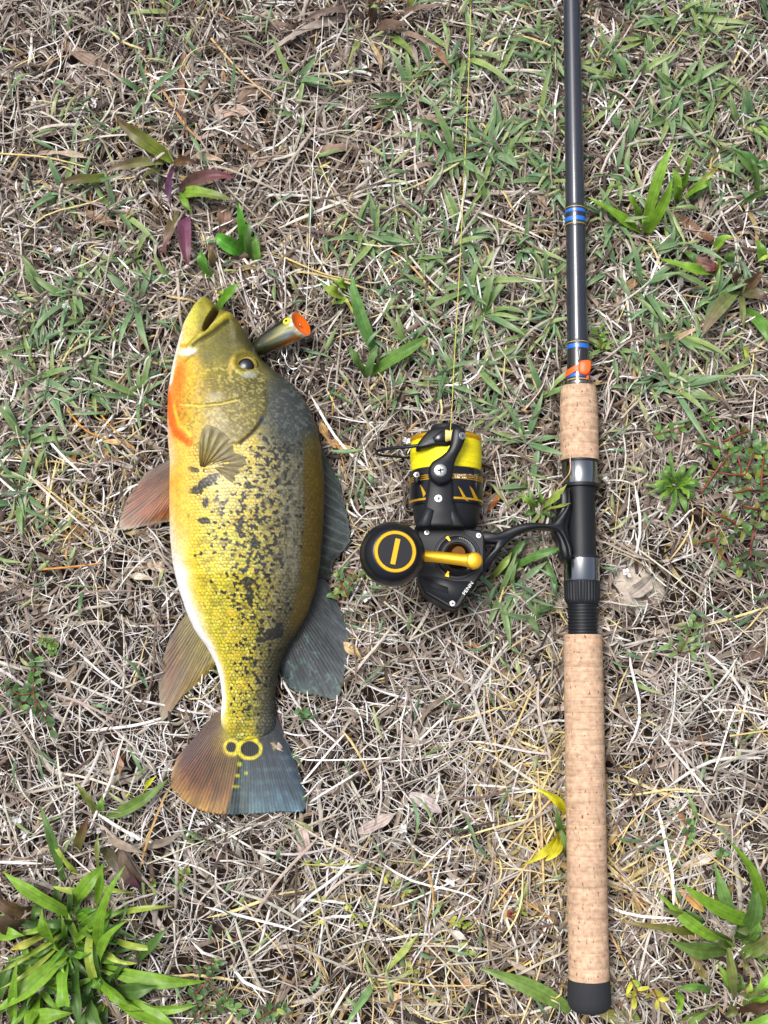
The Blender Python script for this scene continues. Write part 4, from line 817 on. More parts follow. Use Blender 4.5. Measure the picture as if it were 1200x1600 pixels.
def fish_paint(px, py):
    xl, xr = pL(py), pR(py); t = np.clip((px - xl) / np.maximum(xr - xl, 1), 0, 1)
    wob = (fbm(px / 30, py / 30, 4) - .5)
    c = table(np.clip(t + wob * .06, 0, 1), py)
    lem = (sstep(780, 860, py) * sstep(.12, .22, t) * sstep(.75, .6, t))[:, None]
    c = c * (1 + lem * (np.array([.955, 1.03, .9]) - 1))
    c = c * (1 + .16 * (fbm(px / 14, py / 14, 9)[:, None] - .5))
    head = inpoly(px, py, HEADP); hs_ = head.astype(float)
    dO = segdist(px, py, OPER); bodym = sstep(0, 6, np.where(head, -dO, dO)) * sstep(600, 640, py)
    bodym = np.maximum(bodym, (1 - hs_) * sstep(560, 620, py))
    jx = 2.6 * (vnoise(px / 7., py / 7., 201) - .5); jy = 2.6 * (vnoise(px / 7., py / 7., 202) - .5)
    dd, r, k, ev = scales(px + 3 * wob + jx, py + jy)
    wx = 5.0 * (vnoise(px / 3.4, py / 3.4, 211) - .5); wy = 5.0 * (vnoise(px / 3.4, py / 3.4, 212) - .5)
    dd2, r2, k2, _ = scales(px + .8 * wx + jx, py + .7 * wy, 5.2, 4.2); h3 = hash2(r2, k2, 13)
    h1 = hash2(r, k, 3); h2 = hash2(r, k, 7)
    edge = sstep(.34, .56, dd + .22 * ev)
    tm = sstep(.10, .22, t)
    tailm = sstep(1175, 1150, py)
    # scale rims and centres
    rim = edge * bodym * tm * (.22 + .34 * vnoise(px / 18., py / 18., 241) + .26 * sstep(880, 980, py) * sstep(.16, .34, t)) * tailm
    c = c * (1 - rim[:, None])
    mid = bodym * tailm * sstep(.12, .3, t) * sstep(.78, .5, t)
    c = mixm(c, (236, 220, 140), (1 - edge) * mid * (.10 + .6 * (h2 > .55) * h1))
    c = mixm(c, (128, 108, 34), sstep(.52, .72, fbm((px + wx) / 9, (py + wy) / 6, 251)) * mid * .55)
    c = mixm(c, (224, 190, 34), sstep(.55, .7, fbm((px + wx) / 8, (py + wy) / 6, 261)) * mid * .55)
    c = mixm(c, (150, 146, 120), (1 - edge) * bodym * sstep(.55, .68, t) * sstep(.93, .86, t) * .35 * h1)
    up = bodym * sstep(.56, .68, t) * sstep(.90, .78, t) * tailm
    c = mixm(c, (168, 150, 66), (h3 > .66) * sstep(.6, .4, dd2) * up * sstep(.82, .6, t) * .75)
    c = mixm(c, (50, 48, 38), sstep(.56, .66, fbm((px + wx) / 4.5, (py + wy) / 6, 271)) * up * .6)
    c = mixm(c, (158, 152, 118), sstep(.58, .68, fbm((px + wx) / 4, (py + wy) / 5, 275)) * up * .5)
    # dark per scale speckle
    path = [(452, 690), (425, 740), (400, 790), (396, 850), (392, 900), (402, 930), (388, 960)]
    dp = segdist(px, py, path); wid = np.interp(py, [680, 760, 850, 900, 1000, 1130], [40, 72, 60, 38, 26, 26])
    den = np.exp(-(dp / wid) ** 2) * np.interp(py, [650, 720, 830, 900, 950, 1000, 1150], [.12, .31, .31, .33, .26, .12, .10])
    den = den * (.35 + 1.3 * fbm(px / 26, py / 26, 31))
    den = np.maximum(den, .22 * np.exp(-((px - 402 + (py - 1000) * .06) / 26) ** 2) * sstep(960, 1010, py) * sstep(1150, 1120, py))
    den = den + .07 * sstep(.5, .62, t) * sstep(.86, .78, t) * sstep(690, 720, py) * sstep(1000, 940, py)
    blot = np.zeros(px.shape)
    for cx, cy, rx, ry, an in ((309, 741, 11, 4, 20), (331, 761, 19, 8, -28), (313, 773, 12, 6, 0), (328, 793, 5, 9, 10), (326, 820, 11, 5, 5), (391, 912, 10, 7, 0), (394, 934, 5, 15, 0), (428, 991, 17, 9, -10), (408, 1000, 9, 5, 0), (437, 980, 6, 7, 0)):
        blot = np.maximum(blot, ell(px, py, cx, cy, rx, ry, an, .35))
    spk = (h3 < den).astype(float) * sstep(.66, .46, dd2)
    lump = fbm((px + wx) / 7.5, (py + wy) / 5.5, 231, 3)
    spk = np.maximum(spk, sstep(.68, .73, lump + .12 * den - .02) * sstep(.14, .28, den))
    spk = np.maximum(spk, sstep(.5, .66, blot * 1.1 + .55 * (h3 - .5) + .5 * (lump - .5)) * (1 - .35 * (1 - edge) * h2))
    spk = spk * bodym * sstep(.12, .2, t)
    c = mixm(c, (26, 26, 24), spk * .94)
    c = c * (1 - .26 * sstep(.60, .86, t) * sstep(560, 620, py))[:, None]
    # dorsal stripe edge, brown strip
    bs = sstep(.872, .892, t + .03 * wob) * sstep(672, 690, py) * sstep(1010, 950, py)
    c = mixm(c, np.array((74, 60, 12)), bs * .92); c = mixm(c, (112, 92, 30), bs * (1 - edge) * h1 * .35)
    lt = sstep(.70, .74, t) * sstep(.88, .85, t) * sstep(690, 740, py) * sstep(960, 900, py)
    c = mixm(c, (134, 130, 112), lt * (.12 + .3 * (fbm(px / 3, py / 40, 77) > .52)))
    # head flecks
    c = c * (1 - .13 * (sstep(.40, .70, fbm(px / 22, py / 22, 301)) * hs_ * sstep(.25, .4, t))[:, None])
    fl = (vnoise(px / 2.9, py / 2.2, 55) > .64) * hs_ * sstep(570, 590, py) * sstep(.10, .2, t)
    c = c * (1 - .22 * hs_ * sstep(480, 560, py) * sstep(.2, .4, t))[:, None]
    c = mixm(c, (232, 218, 130), fl * np.interp(px, [290, 360, 420], [.3, .5, .45]))
    c = mixm(c, (96, 88, 36), (vnoise(px / 3.1 + 9, py / 2.6, 56) > .68) * hs_ * sstep(600, 620, py) * .35)
    c = c * (1 - .14 * hs_ * sstep(585, 620, py) * sstep(.06, .16, t))[:, None]
    nape = ell(px, py, 462, 640, 46, 66, 20, .5) * (1 - hs_)
    c = mixm(c, (60, 66, 66), nape * .85); c = mixm(c, (112, 116, 110), nape * (vnoise(px / 4, py / 3, 91) > .7) * .5)
    # throat and gill membrane
    c = mixm(c, (250, 108, 26), sstep(9, 3, segdist(px, py, [(264, 622), (268, 650), (277, 678), (302, 700)]) + 5 * (fbm(px / 7, py / 7, 401) - .5)) * (.45 + 1.0 * fbm(px / 9, py / 9, 402)).clip(0, 1))
    c = mixm(c, (250, 122, 34), ell(px, py, 285, 597, 11, 24, 10, .6) * (.3 + 1.1 * fbm(px / 8, py / 8, 403)).clip(0, 1))
    c = mixm(c, (250, 200, 60), sstep(4, 1, segdist(px, py, [(276, 640), (284, 668), (305, 690)])) * .7)
    c = mixm(c, (248, 240, 230), sstep(6, 1, segdist(px, py, [(283, 520), (273, 560), (268, 600)])) * .8)
    # preopercle line, gill slit, mouth; shade in slit and lip groove painted dark
    c = mixm(c, (226, 212, 110), sstep(2.4, .8, segdist(px, py, [(288, 640), (320, 645), (352, 643), (376, 637)])) * .7)
    c = mixm(c, (60, 50, 40), sstep(3.0, 1.0, segdist(px, py, [(382, 703), (400, 687), (415, 667)])) * .85)
    c = mixm(c, (58, 66, 78), ell(px, py, 414, 667, 4, 6, 0) * .9)
    lip = segdist(px, py, [(362, 486), (342, 508), (318, 531), (300, 548)])
    c = mixm(c, (164, 152, 40), sstep(9, 5, lip) * .9); c = mixm(c, (206, 196, 96), sstep(2.5, .5, segdist(px, py, [(356, 490), (336, 511), (312, 533)])) * .5)
    c = mixm(c, (64, 58, 40), sstep(4.2, 1.5, segdist(px, py, [(358, 504), (336, 526), (318, 538), (307, 546)])) * .6)
    c = mixm(c, (248, 232, 226), ell(px, py, 297, 556, 15, 6, 5, .5)); c = mixm(c, (248, 150, 50), ell(px, py, 289, 544, 8, 3.5, 10) * .8)
    c = mixm(c, (108, 104, 56), sstep(2.5, .8, segdist(px, py, [(316, 556), (300, 566), (293, 572)])) * .6)
    c = mixm(c, (96, 74, 62), gape(px, py)); c = mixm(c, (92, 92, 30), sstep(4, 1, segdist(px, py, [(330, 472), (335, 488), (330, 505)])) * .7)
    c = mixm(c, (170, 168, 150), ell(px, py, 364, 520, 5, 20, -8, .6) * .35)
    # around the eye
    re = np.hypot(px - 387, (py - 572))
    c = mixm(c, (176, 158, 36), sstep(25, 19, re) * .38); c = mixm(c, (190, 196, 196), ell(px, py, 394, 595, 12, 6, -15) * .6); c = mixm(c, (236, 196, 96), ell(px, py, 366, 580, 5, 16, 12) * .5)
    c = mixm(c, (250, 248, 250), sstep(.13, .05, t + .05 * wob) * sstep(850, 900, py) * sstep(1125, 1105, py) * .8)
    # tail spots
    wob2 = vnoise(px / 9., py / 9., 311) - .5
    c = mixm(c, (216, 200, 42), (sstep(13.8, 11.5, np.hypot((px - 361), (py - 1168) * .95) + 2.5 * wob2) + sstep(20.8, 18, np.hypot((px - 391), (py - 1170) * 1.1) + 4 * wob2)).clip(0, 1) * (.7 + .3 * h1))
    c = mixm(c, (10, 12, 14), (sstep(8.8, 6.8, np.hypot(px - 361, py - 1168) + 2 * wob2) + sstep(14.8, 12.6, np.hypot((px - 391), (py - 1170) * 1.15) + 3 * wob2)).clip(0, 1))
    c = mixm(c, (40, 42, 38), ell(px, py, 419, 1157, 9, 4, 10) * .8)
    c = c * (1 + .22 * (vnoise(px / 2.2, py / 2.2, 281)[:, None] - .5))
    return s2l(np.clip(c, 4, 246) / 255.) * .84, dd, bodym * tailm, t
def gape(px, py): return ell(px, py, 331, 500, 5.5, 22, 24, .35)
def build_fish():
    ny, nt_, nb = 560, 200, 44
    yy = 459 + (1158 - 459) * (np.linspace(0, 1, ny) ** 1.0)
    tt = .5 - .5 * np.cos(np.linspace(0, np.pi, nt_)); tt = .55 * tt + .45 * np.linspace(0, 1, nt_)
    xl, xr, T = fL(yy), fR(yy), fT(yy) / 1000.
    zc = np.interp(yy, [459, 500, 620, 900, 1040, 1120, 1158], [.024, .027, .033, .032, .022, .0170, .0160])
    def surf(t, top):
        s = 2 * t[None, :] - 1
        X = xl[:, None] + (xr - xl)[:, None] * t[None, :]; Y = np.repeat(yy[:, None], len(t), 1)
        h = np.clip(1 - np.abs(s) ** 2.3, 0, 1) ** .62
        h = h * (1 - .10 * s) 
        Z = zc[:, None] + (T[:, None] * h if top else -T[:, None] * .82 * h)
        return X, Y, Z
    X, Y, Z = surf(tt, True)
    x, y = X.ravel(), Y.ravel()
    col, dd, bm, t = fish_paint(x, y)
    rel = np.zeros(x.shape)
    inh = inpoly(x, y, HEADP); dO = segdist(x, y, OPER); sgn = np.where(inh, dO, -dO)
    rel += .0011 * sstep(-4, 3, sgn) * sstep(590, 640, y)
    PRE = [(280, 560), (288, 640), (320, 645), (352, 643), (376, 637), (392, 618), (398, 596), (380, 500), (290, 500)]
    dP = segdist(x, y, PRE[1:7]); rel += .0007 * sstep(-3, 2.5, np.where(inpoly(x, y, PRE), dP, -dP)) * sstep(570, 610, y)
    rel += .00028 * (1 - dd * 1.6) * bm * sstep(.03, .12, t) * sstep(.99, .93, t)
    rel -= .0007 * sstep(3, .5, segdist(x, y, [(288, 640), (320, 645), (352, 643), (376, 637)]))
    rel -= .0012 * sstep(3.5, .5, segdist(x, y, [(382, 703), (400, 687), (415, 667)]))
    rel += .0022 * sstep(9, 2, segdist(x, y, [(362, 486), (342, 508), (318, 531), (300, 548)]))
    rel -= .0015 * sstep(5, .5, segdist(x, y, [(358, 504), (336, 526), (318, 538), (307, 546)]))
    rel -= .0011 * sstep(3, .5, segdist(x, y, [(316, 556), (300, 566), (290, 573)]))
    rel += .0007 * sstep(14, 4, np.abs(np.hypot(x - 387, y - 572) - 18) * 2.2)
    rel -= .0014 * sstep(19, 12, np.hypot(x - 387, y - 572))
    rel += .0005 * (fbm(x / 16, y / 16, 61) - .5) * inh
    fadee = np.clip((T[:, None] * np.ones(X.shape)).ravel() / .01, .2, 1) * sstep(0, .04, t) * sstep(1, .96, t)
    rel *= fadee
    rel -= np.minimum(.015, (T[:, None] * np.ones(X.shape)).ravel() * 1.2) * gape(x, y)
    Z1 = Z.ravel() + rel
    top = P(x, y, FISHZ); top[:, 2] = Z1
    tb = np.linspace(1, 0, nb)[1:-1]
    Xb, Yb, Zb = surf(tb, False); xb, yb = Xb.ravel(), Yb.ravel()
    bot = P(xb, yb, FISHZ); bot[:, 2] = np.maximum(Zb.ravel(), .006)
    colb = fish_paint(xb, yb)[0]
    n = nt_ + nb - 2
    V = np.concatenate([top.reshape(ny, nt_, 3), bot.reshape(ny, nb - 2, 3)], 1).reshape(-1, 3)
    C = np.concatenate([col.reshape(ny, nt_, 3), colb.reshape(ny, nb - 2, 3)], 1).reshape(-1, 3)
    F = grid_faces(ny, n, True)
    root = thing('fish', 'yellow olive peacock bass with black speckles and orange throat lying on its side', 'fish', P(385, 850, 0))
    mk('body', V, F, M_FISH, root, col=C)
    zof = lambda px, py: float(np.interp(py, yy, zc))

    def fin(name, base, tips, zb, zt, paint, nr=60, ns=40, rays=16, m=None, ridge=.0006, thick=.0008, label=None, curve=0.0, frill=.02, zfun=None):
        tt_ = np.linspace(0, 1, nr); ss = np.linspace(0, 1, ns)
        B = pwl(base, tt_); E = pwl(catmull(tips, 6), tt_)
        fr = 1 + frill * (np.abs(np.sin(tt_ * rays * np.pi)) - .6) + frill * .8 * (rng.random(nr) - .5)
        E = B + (E - B) * fr[:, None]
        q = B[:, None, :] * (1 - ss[None, :, None]) + E[:, None, :] * ss[None, :, None]
        d = E - B; nrm = np.stack([-d[:, 1], d[:, 0]], -1)
        q = q + nrm[:, None, :] * (curve * ss * (1 - ss))[None, :, None]
        A, Sg = np.meshgrid(tt_, ss, indexing='ij')
        rr = np.abs(np.sin((A + .6 / rays * (fbm(A * 8, Sg * 1.6, rays) - .5) * Sg) * rays * np.pi))
        z = (zb * (1 - Sg) + zt * Sg) if zfun is None else zfun(A, Sg)
        z = z + ridge * (1 - rr) * (1 - .4 * Sg) + .0012 * np.sin(A * 9 + Sg * 2) * Sg
        W = P(q[..., 0], q[..., 1], z)
        c = paint(A, Sg, q[..., 0], q[..., 1], rr)
        lo = W.copy(); lo[..., 2] -= thick
        V = np.concatenate([W.reshape(-1, 3), lo.reshape(-1, 3)]); C = np.concatenate([c.reshape(-1, 3)] * 2)
        f = grid_faces(nr, ns); n0 = nr * ns; F = [f, (f + n0)[:, ::-1]]
        ed = np.r_[np.arange(ns), np.arange(1, nr) * ns + ns - 1, (nr - 1) * ns + np.arange(ns - 2, -1, -1), np.arange(nr - 2, 0, -1) * ns]
        e2 = np.roll(ed, -1); F.append(np.stack([e2, ed, ed + n0, e2 + n0], -1))
        o = mk(name, V, np.concatenate(F), m or M_FIN, root, col=C)
        if label: o['label'] = label
        return o
    def cg(A, Sg, stops_t, rows):
        """rows: colours per s-level over t stops"""
        lv = np.linspace(0, 1, len(rows)); out = np.zeros(A.shape + (3,))
        rowc = [np.stack([np.interp(A, stops_t, np.array(r, float)[:, k]) for k in range(3)], -1) for r in rows]
        idx = np.clip(Sg * (len(rows) - 1), 0, len(rows) - 1.0001); i = idx.astype(int); f = (idx - i)[..., None]
        rc = np.stack(rowc); I, J = np.indices(A.shape)
        return rc[i, I, J] * (1 - f) + rc[i + 1, I, J] * f
    def fin_col(c, A, Sg, rr, seed, amp=.35, ray=(60, 50, 30), raym=.35, edge=None):
        n = fbm(A * 40, Sg * 5, seed)[..., None]; c = c * (1 - amp + 2 * amp * n)
        k = (sstep(.45, .1, rr) * raym)[..., None]; c = c * (1 - k) + np.array(ray) * k
        if edge is not None:
            k = (sstep(.88, .99, Sg + .05 * (n[..., 0] - .5)) * .7)[..., None]; c = c * (1 - k) + np.array(edge) * k
        c = c * (1 + .35 * (fbm(A * 150, Sg * 14, seed + 3)[..., None] - .5))
        return s2l(np.clip(c, 4, 250) / 255.) * .56
    # tail
    def ptail(A, Sg, x, y, rr):
        c = cg(A, Sg, [0, .2, .42, .5, .56, .75, 1], [
            [(112, 82, 52), (128, 108, 42), (146, 132, 36), (120, 116, 44), (92, 98, 74), (66, 76, 82), (54, 64, 74)],
            [(92, 60, 44), (104, 74, 40), (118, 106, 34), (108, 104, 36), (64, 76, 72), (54, 66, 78), (54, 64, 80)],
            [(88, 50, 52), (96, 58, 42), (112, 86, 34), (112, 92, 30), (54, 68, 76), (54, 70, 86), (66, 78, 96)],
            [(98, 56, 54), (112, 66, 42), (128, 84, 36), (122, 82, 34), (66, 90, 102), (66, 90, 108), (78, 88, 104)],
            [(196, 156, 104), (206, 160, 84), (200, 150, 62), (160, 116, 60), (118, 156, 164), (110, 148, 166), (96, 104, 120)]])
        # the olive lobe overlaps the slate one along the fold
        fold = 377 - (y - 1188) * .26
        lf = (x < fold) & (y > 1180); rt = (x >= fold) & (y > 1180)
        c = np.where((lf & (A > .5))[..., None], np.array((116, 90, 34)), c); c = np.where((rt & (A < .56))[..., None], np.array((72, 92, 98)), c)
        c = np.where(((np.abs(x - fold) < 2.2) & (y > 1186))[..., None], np.array((44, 40, 26)), c)
        bands = (rt * (np.sin(y * .33 + 1.2 * fbm(x / 9, y / 30, 12)) > .45) * sstep(0, .5, fbm(x / 12, y / 12, 14) - .2))[..., None] * .35
        c = c * (1 - bands) + np.array((110, 136, 140)) * bands
        for cx, cy, rx, ry in ((374, 1194, 4, 4), (371, 1212, 4, 3), (369, 1229, 6, 2.5), (384, 1208, 3, 3), (428, 1165, 3, 7)):
            k = ell(x, y, cx, cy, rx, ry, 0, .5)[..., None]; c = c * (1 - k) + np.array((206, 206, 50)) * k
        out = fin_col(c, A, Sg, rr, 5, .3, (50, 46, 30), .45, None)
        # the base shares the body's pigment and the eye spots
        b = fish_paint(x.ravel(), y.ravel())[0].reshape(x.shape + (3,)); k = sstep(1192, 1150, y)[..., None]
        sp = (sstep(16, 14, np.hypot((x - 361), (y - 1168) * .95)) + sstep(23, 21, np.hypot((x - 391), (y - 1170) * 1.1))).clip(0, 1)[..., None]
        inside = (sstep(.16, .34, A) * (A < .97))[..., None]
        k = np.maximum(k * inside * .85, sp)
        return out * (1 - k) + b * k
    fin('tail_fin', [(338, 1112), (360, 1118), (405, 1118), (429, 1112)], [(276, 1184), (266, 1226), (285, 1250), (315, 1266), (355, 1273), (400, 1271), (440, 1268), (477, 1264), (469, 1210)],
        .0165, .0125, ptail, nr=300, ns=110, rays=58, ridge=.00022, frill=.012, label='fan shaped tail fin, rusty brown on one half and slate blue on the other', zfun=lambda A, Sg: .0165 - .004 * Sg + .0016 * sstep(.52, .46, A) * Sg)
    fin('pelvic_fin', [(273, 713), (279, 735), (280, 772)], [(228, 738), (203, 772), (188, 803), (187, 827), (215, 824), (250, 817), (279, 814)], .017, .0125,
        lambda A, Sg, x, y, rr: fin_col(cg(A, Sg, [0, .3, .7, 1], [[(140, 128, 124), (140, 100, 30), (176, 116, 24), (230, 150, 40)], [(104, 88, 76), (118, 70, 40), (160, 98, 36), (196, 114, 26)], [(112, 82, 66), (130, 66, 38), (166, 84, 34), (178, 96, 28)], [(150, 128, 112), (164, 112, 80), (172, 132, 92), (164, 126, 72)]]), A, Sg, rr, 21, .4, (84, 42, 22), .55, (190, 182, 168)),
        nr=160, ns=70, rays=26, ridge=.0003, frill=.03, label='rusty orange pelvic fin')
    fin('anal_fin', [(292, 957), (310, 990), (338, 1036)], [(266, 995), (250, 1045), (248, 1085), (254, 1126), (285, 1088), (310, 1069), (337, 1042)], .014, .0115,
        lambda A, Sg, x, y, rr: fin_col(cg(A, Sg, [0, .4, .7, 1], [[(150, 138, 90), (140, 128, 60), (150, 136, 60), (190, 176, 90)], [(124, 108, 56), (120, 98, 50), (134, 116, 48), (160, 140, 60)], [(112, 86, 62), (124, 80, 54), (140, 112, 52), (164, 146, 70)], [(120, 100, 80), (150, 116, 76), (160, 136, 80), (176, 160, 90)]]), A, Sg, rr, 31, .35, (170, 146, 84), .4, (150, 150, 130)),
        nr=140, ns=70, rays=22, ridge=.0003, frill=.03, label='olive brown anal fin')
    dc = [[(48, 54, 52), (54, 58, 56), (46, 50, 46)], [(70, 80, 80), (74, 82, 82), (66, 72, 66)], [(78, 90, 92), (82, 90, 92), (74, 80, 74)], [(92, 104, 104), (96, 104, 104), (92, 102, 92)]]
    fin('spiny_dorsal_fin', [(496, 684), (503, 720), (503, 800), (497, 880), (494, 900)], [(514, 722), (530, 755), (541, 798), (547, 842), (534, 862), (520, 880), (514, 905)], .022, .013,
        lambda A, Sg, x, y, rr: fin_col(cg(A, Sg, [0, .5, 1], dc), A, Sg, rr, 41, .3, (136, 150, 148), .5, (120, 130, 128)), nr=130, ns=50, rays=13, ridge=.0007, frill=.05, label='slate grey spiny front dorsal fin')
    fin('soft_dorsal_fin', [(494, 885), (484, 945), (462, 985), (442, 1018), (434, 1036)], [(514, 915), (531, 950), (546, 988), (543, 1015), (538, 1055), (527, 1092), (497, 1087), (462, 1081), (441, 1060), (436, 1042)], .018, .012,
        lambda A, Sg, x, y, rr: fin_col(cg(A, Sg, [0, .5, 1], [[(50, 54, 50), (50, 54, 52), (52, 58, 50)], [(70, 76, 76), (64, 70, 72), (56, 66, 66)], [(84, 90, 92), (74, 80, 84), (60, 72, 72)], [(100, 108, 104), (92, 98, 104), (96, 122, 108)]]) + (40 * (fbm(x / 5, y / 5, 71) > .62) * (A > .55))[..., None] * np.array((.6, 1, .8)), A, Sg, rr, 51, .35, (120, 130, 130), .4, (112, 124, 116)),
        nr=220, ns=70, rays=36, ridge=.0003, frill=.03, label='slate grey rounded rear dorsal fin')
    def zpec(A, Sg): return .0575 + .0035 * np.sin(Sg * 2.2) + .0025 * np.sin(A * 6.5) * Sg
    fin('pectoral_fin', [(312, 728), (318, 730), (330, 727)], [(310, 700), (316, 672), (326, 664), (346, 674), (362, 690), (366, 706), (384, 712), (392, 722), (381, 742), (368, 757), (362, 754)], 0, 0,
        lambda A, Sg, x, y, rr: fin_col(cg(A, Sg, [0, .45, .62, 1], [[(132, 98, 40), (150, 120, 60), (140, 112, 60), (150, 130, 80)], [(176, 156, 86), (186, 166, 92), (150, 134, 84), (178, 162, 112)], [(182, 168, 104), (178, 164, 104), (158, 144, 96), (192, 176, 126)], [(168, 156, 100), (164, 152, 96), (176, 164, 116), (184, 170, 124)]]), A, Sg, rr, 61, .2, (118, 100, 56), .45, (196, 186, 140)),
        nr=130, ns=60, rays=12, ridge=.0007, thick=.0003, m=M_PEC, zfun=zpec, frill=.02, label='small translucent olive pectoral fin folded on the flank')
    # eye
    ze = float(top[np.argmin(np.hypot(x - 387, y - 572)), 2]); c0 = P(387, 572, ze); sc = SC(572, ze)
    n = 48; prof = [(-.003, 17 * sc), (.0008, 16.5 * sc), (.0022, 13.5 * sc), (.0031, 9 * sc), (.0035, 4 * sc), (.0036, .2 * sc)]
    V, F = lathe_axis(c0, (0.02, .02, 1), prof, n)
    q = PX(V); an = np.arctan2(q[1] - 572, q[0] - 387); rad = np.hypot(q[0] - 387, q[1] - 572)
    c = np.tile(np.array((140, 118, 24.)), (len(V), 1)); c[rad > 14.5] = (50, 46, 20); c[rad < 9] = (30, 32, 30)
    eye = mk('eye', V, F, mat('wet eye', attr=True, rough=.12, coat=1.0, crough=.03), root, col=s2l(c / 255.)); eye['label'] = 'gold ringed eye'
    c1 = P(384, 572, ze + .0034); V, F = lathe_axis(c1, (0, 0, 1), [(-.003, 13.0 * sc), (-.0003, 12.6 * sc), (.0004, 9 * sc), (.0007, .3 * sc)], 40); mk('pupil', V, F, M_PUPIL, eye)
    # bits of grass stuck on the skin
    return root
build_fish()

# ------------------------------------------------------------------ the rod
ROD_Z = .0245
def axis_pt(y, z=ROD_Z): return P(rodx(y), y, z)
def rod_lathe(prof, n=44, cap=True, wob=0.0):
    """prof: (photo y, radius in pixels)"""
    V = []; 
    ax = axis_pt(0) - axis_pt(1000); ax /= np.linalg.norm(ax); e1 = np.cross(ax, [0, 0, 1.0]); e2 = np.array([0, 0, 1.0])
    th = np.linspace(0, 2 * math.pi, n, endpoint=False)
    for y, r in prof:
        rr = max(r, .02) * SC(y, ROD_Z) * (1 + wob * (rng.random(n)[:, None] - .5))
        V.append(axis_pt(y) + rr * (np.cos(th)[:, None] * e1 + np.sin(th)[:, None] * e2))
    F = [list(f) for f in grid_faces(len(prof), n, True)]
    if cap: F += [list(range(n))[::-1], [(len(prof) - 1) * n + k for k in range(n)]]
    return np.concatenate(V), F
def build_rod():
    root = thing('fishing_rod', 'dark grey fishing rod with cork grips and blue thread bands', 'fishing rod', axis_pt(1580, 0))
    def part(name, prof, m, parent=root, **k): return sharp(mk(name, *rod_lathe(prof, **k), m, parent))
    part('blank', [(-1150, 8.5), (-600, 10.2), (0, 12.8), (330, 15.0), (600, 16.6)], M_BLANK)
    def band(y0, y1, r, m, name, par): part(name, [(y0, r - .5), (y0 + .6, r), (y1 - .6, r), (y1, r - .5)], m, par)
    w1 = part('thread_wrap', [(322, 15.2), (325, 15.9), (354, 16.2), (357, 15.4)], M_WRAP)
    band(330, 335, 16.45, M_BLUE, 'blue_band', w1); band(342, 349, 16.6, M_BLUE, 'blue_band', w1); band(326, 327.6, 16.2, M_GOLDL, 'gold_band', w1); band(352, 353.6, 16.5, M_GOLDL, 'gold_band', w1)
    w2 = part('thread_wrap', [(533, 16.4), (537, 17.0), (604, 17.4), (606, 17.0)], M_WRAP)
    band(540, 547, 17.5, M_BLUE, 'blue_band', w2); band(586, 592, 17.8, M_BLUE, 'blue_band', w2); band(536, 537.6, 17.3, M_GOLDL, 'gold_band', w2); band(594, 596, 17.8, M_GOLDL, 'gold_band', w2)
    band(597.5, 602, 17.9, M_GUN, 'winding_check', w2)
    # hook keeper: a small wire loop bound under the wrap
    q = catmull(np.array([(901, 532), (902, 545), (903, 556), (904, 563), (905, 556), (906, 545)], float), 4); zz = ROD_Z + 17.6 * SC(550, ROD_Z) + np.interp(np.arange(len(q)), [0, len(q) / 2, len(q)], [0, .0025, 0])
    mk('hook_keeper', *tube(P(q[:, 0], q[:, 1], zz), .0004, 6), M_SILVER, root)
    def grip(name, y0, y1, nr, rfun):
        core = part(name, [(y0 + 2, rfun(y0) - 1.2), (y1 - 2, rfun(y1) - 1.2)], M_CORK); ed = np.linspace(y0, y1, nr + 1)
        ed[1:-1] += np.array([random.uniform(-1.5, 1.5) for _ in range(nr - 1)])
        for a, b in zip(ed[:-1], ed[1:]):
            ra, rb = rfun(a) + random.uniform(-.06, .06), rfun(b) + random.uniform(-.06, .06)
            mk('cork_ring', *rod_lathe([(a + .05, ra - .12), (a + .3, ra), ((a + b) / 2, (ra + rb) / 2), (b - .3, rb), (b - .05, rb - .12)], wob=.006), M_CORK, core)
    grip('fore_grip', 605, 720, 5, lambda y: np.interp(y, [605, 609, 640, 720], [27.0, 28.6, 29.6, 30.0]))
    grip('rear_grip', 992, 1532, 22, lambda y: np.interp(y, [992, 1000, 1200, 1532], [29.4, 30.4, 31.0, 31.6]))
    part('reel_seat', [(718, 24), (722, 22.6), (850, 22.6), (856, 23.4), (862, 22.8), (868, 23.6), (874, 23.0), (940, 22), (992, 22)], M_SATIN)
    part('reel_hood', [(719, 26.5), (720, 27.9), (723, 28), (724, 27.4), (757, 27.6), (758, 28.1), (761, 28.1), (762, 24)], M_GUN)
    part('hood_lip', [(717.5, 27.2), (718, 28.7), (723, 28.8), (724, 27.9)], M_SATIN); part('hood_lip', [(756.5, 27.9), (757, 28.6), (761.5, 28.6), (762, 27)], M_SATIN)
    part('sliding_hood', [(870, 26), (871, 27.8), (906, 28.0), (908, 27)], M_GUN); part('hood_lip', [(869, 26), (869.5, 28.3), (873, 28.5), (873.5, 27.5)], M_SATIN)
    # knurled locking nut
    n = 96; V = []; ax = axis_pt(0) - axis_pt(1000); ax /= np.linalg.norm(ax); e1 = np.cross(ax, [0, 0, 1.0]); th = np.linspace(0, 2 * math.pi, n, endpoint=False)
    kn = np.where((np.arange(n) % 3) == 0, .955, 1.0)
    for y, r, k in ((907, 26.5, 0), (909, 27.8, 0), (912, 27.8, 1), (936, 27.6, 1), (940, 26.4, 0), (944, 24.0, 0)):
        rr = r * SC(y, ROD_Z) * (kn if k else np.ones(n)); V.append(axis_pt(y) + rr[:, None] * (np.cos(th)[:, None] * e1 + np.sin(th)[:, None] * np.array([0, 0, 1.0])))
    F = [list(f) for f in grid_faces(6, n, True)]; sharp(mk('locking_nut', np.concatenate(V), F, M_SATIN, root), 20)
    pr = []; 
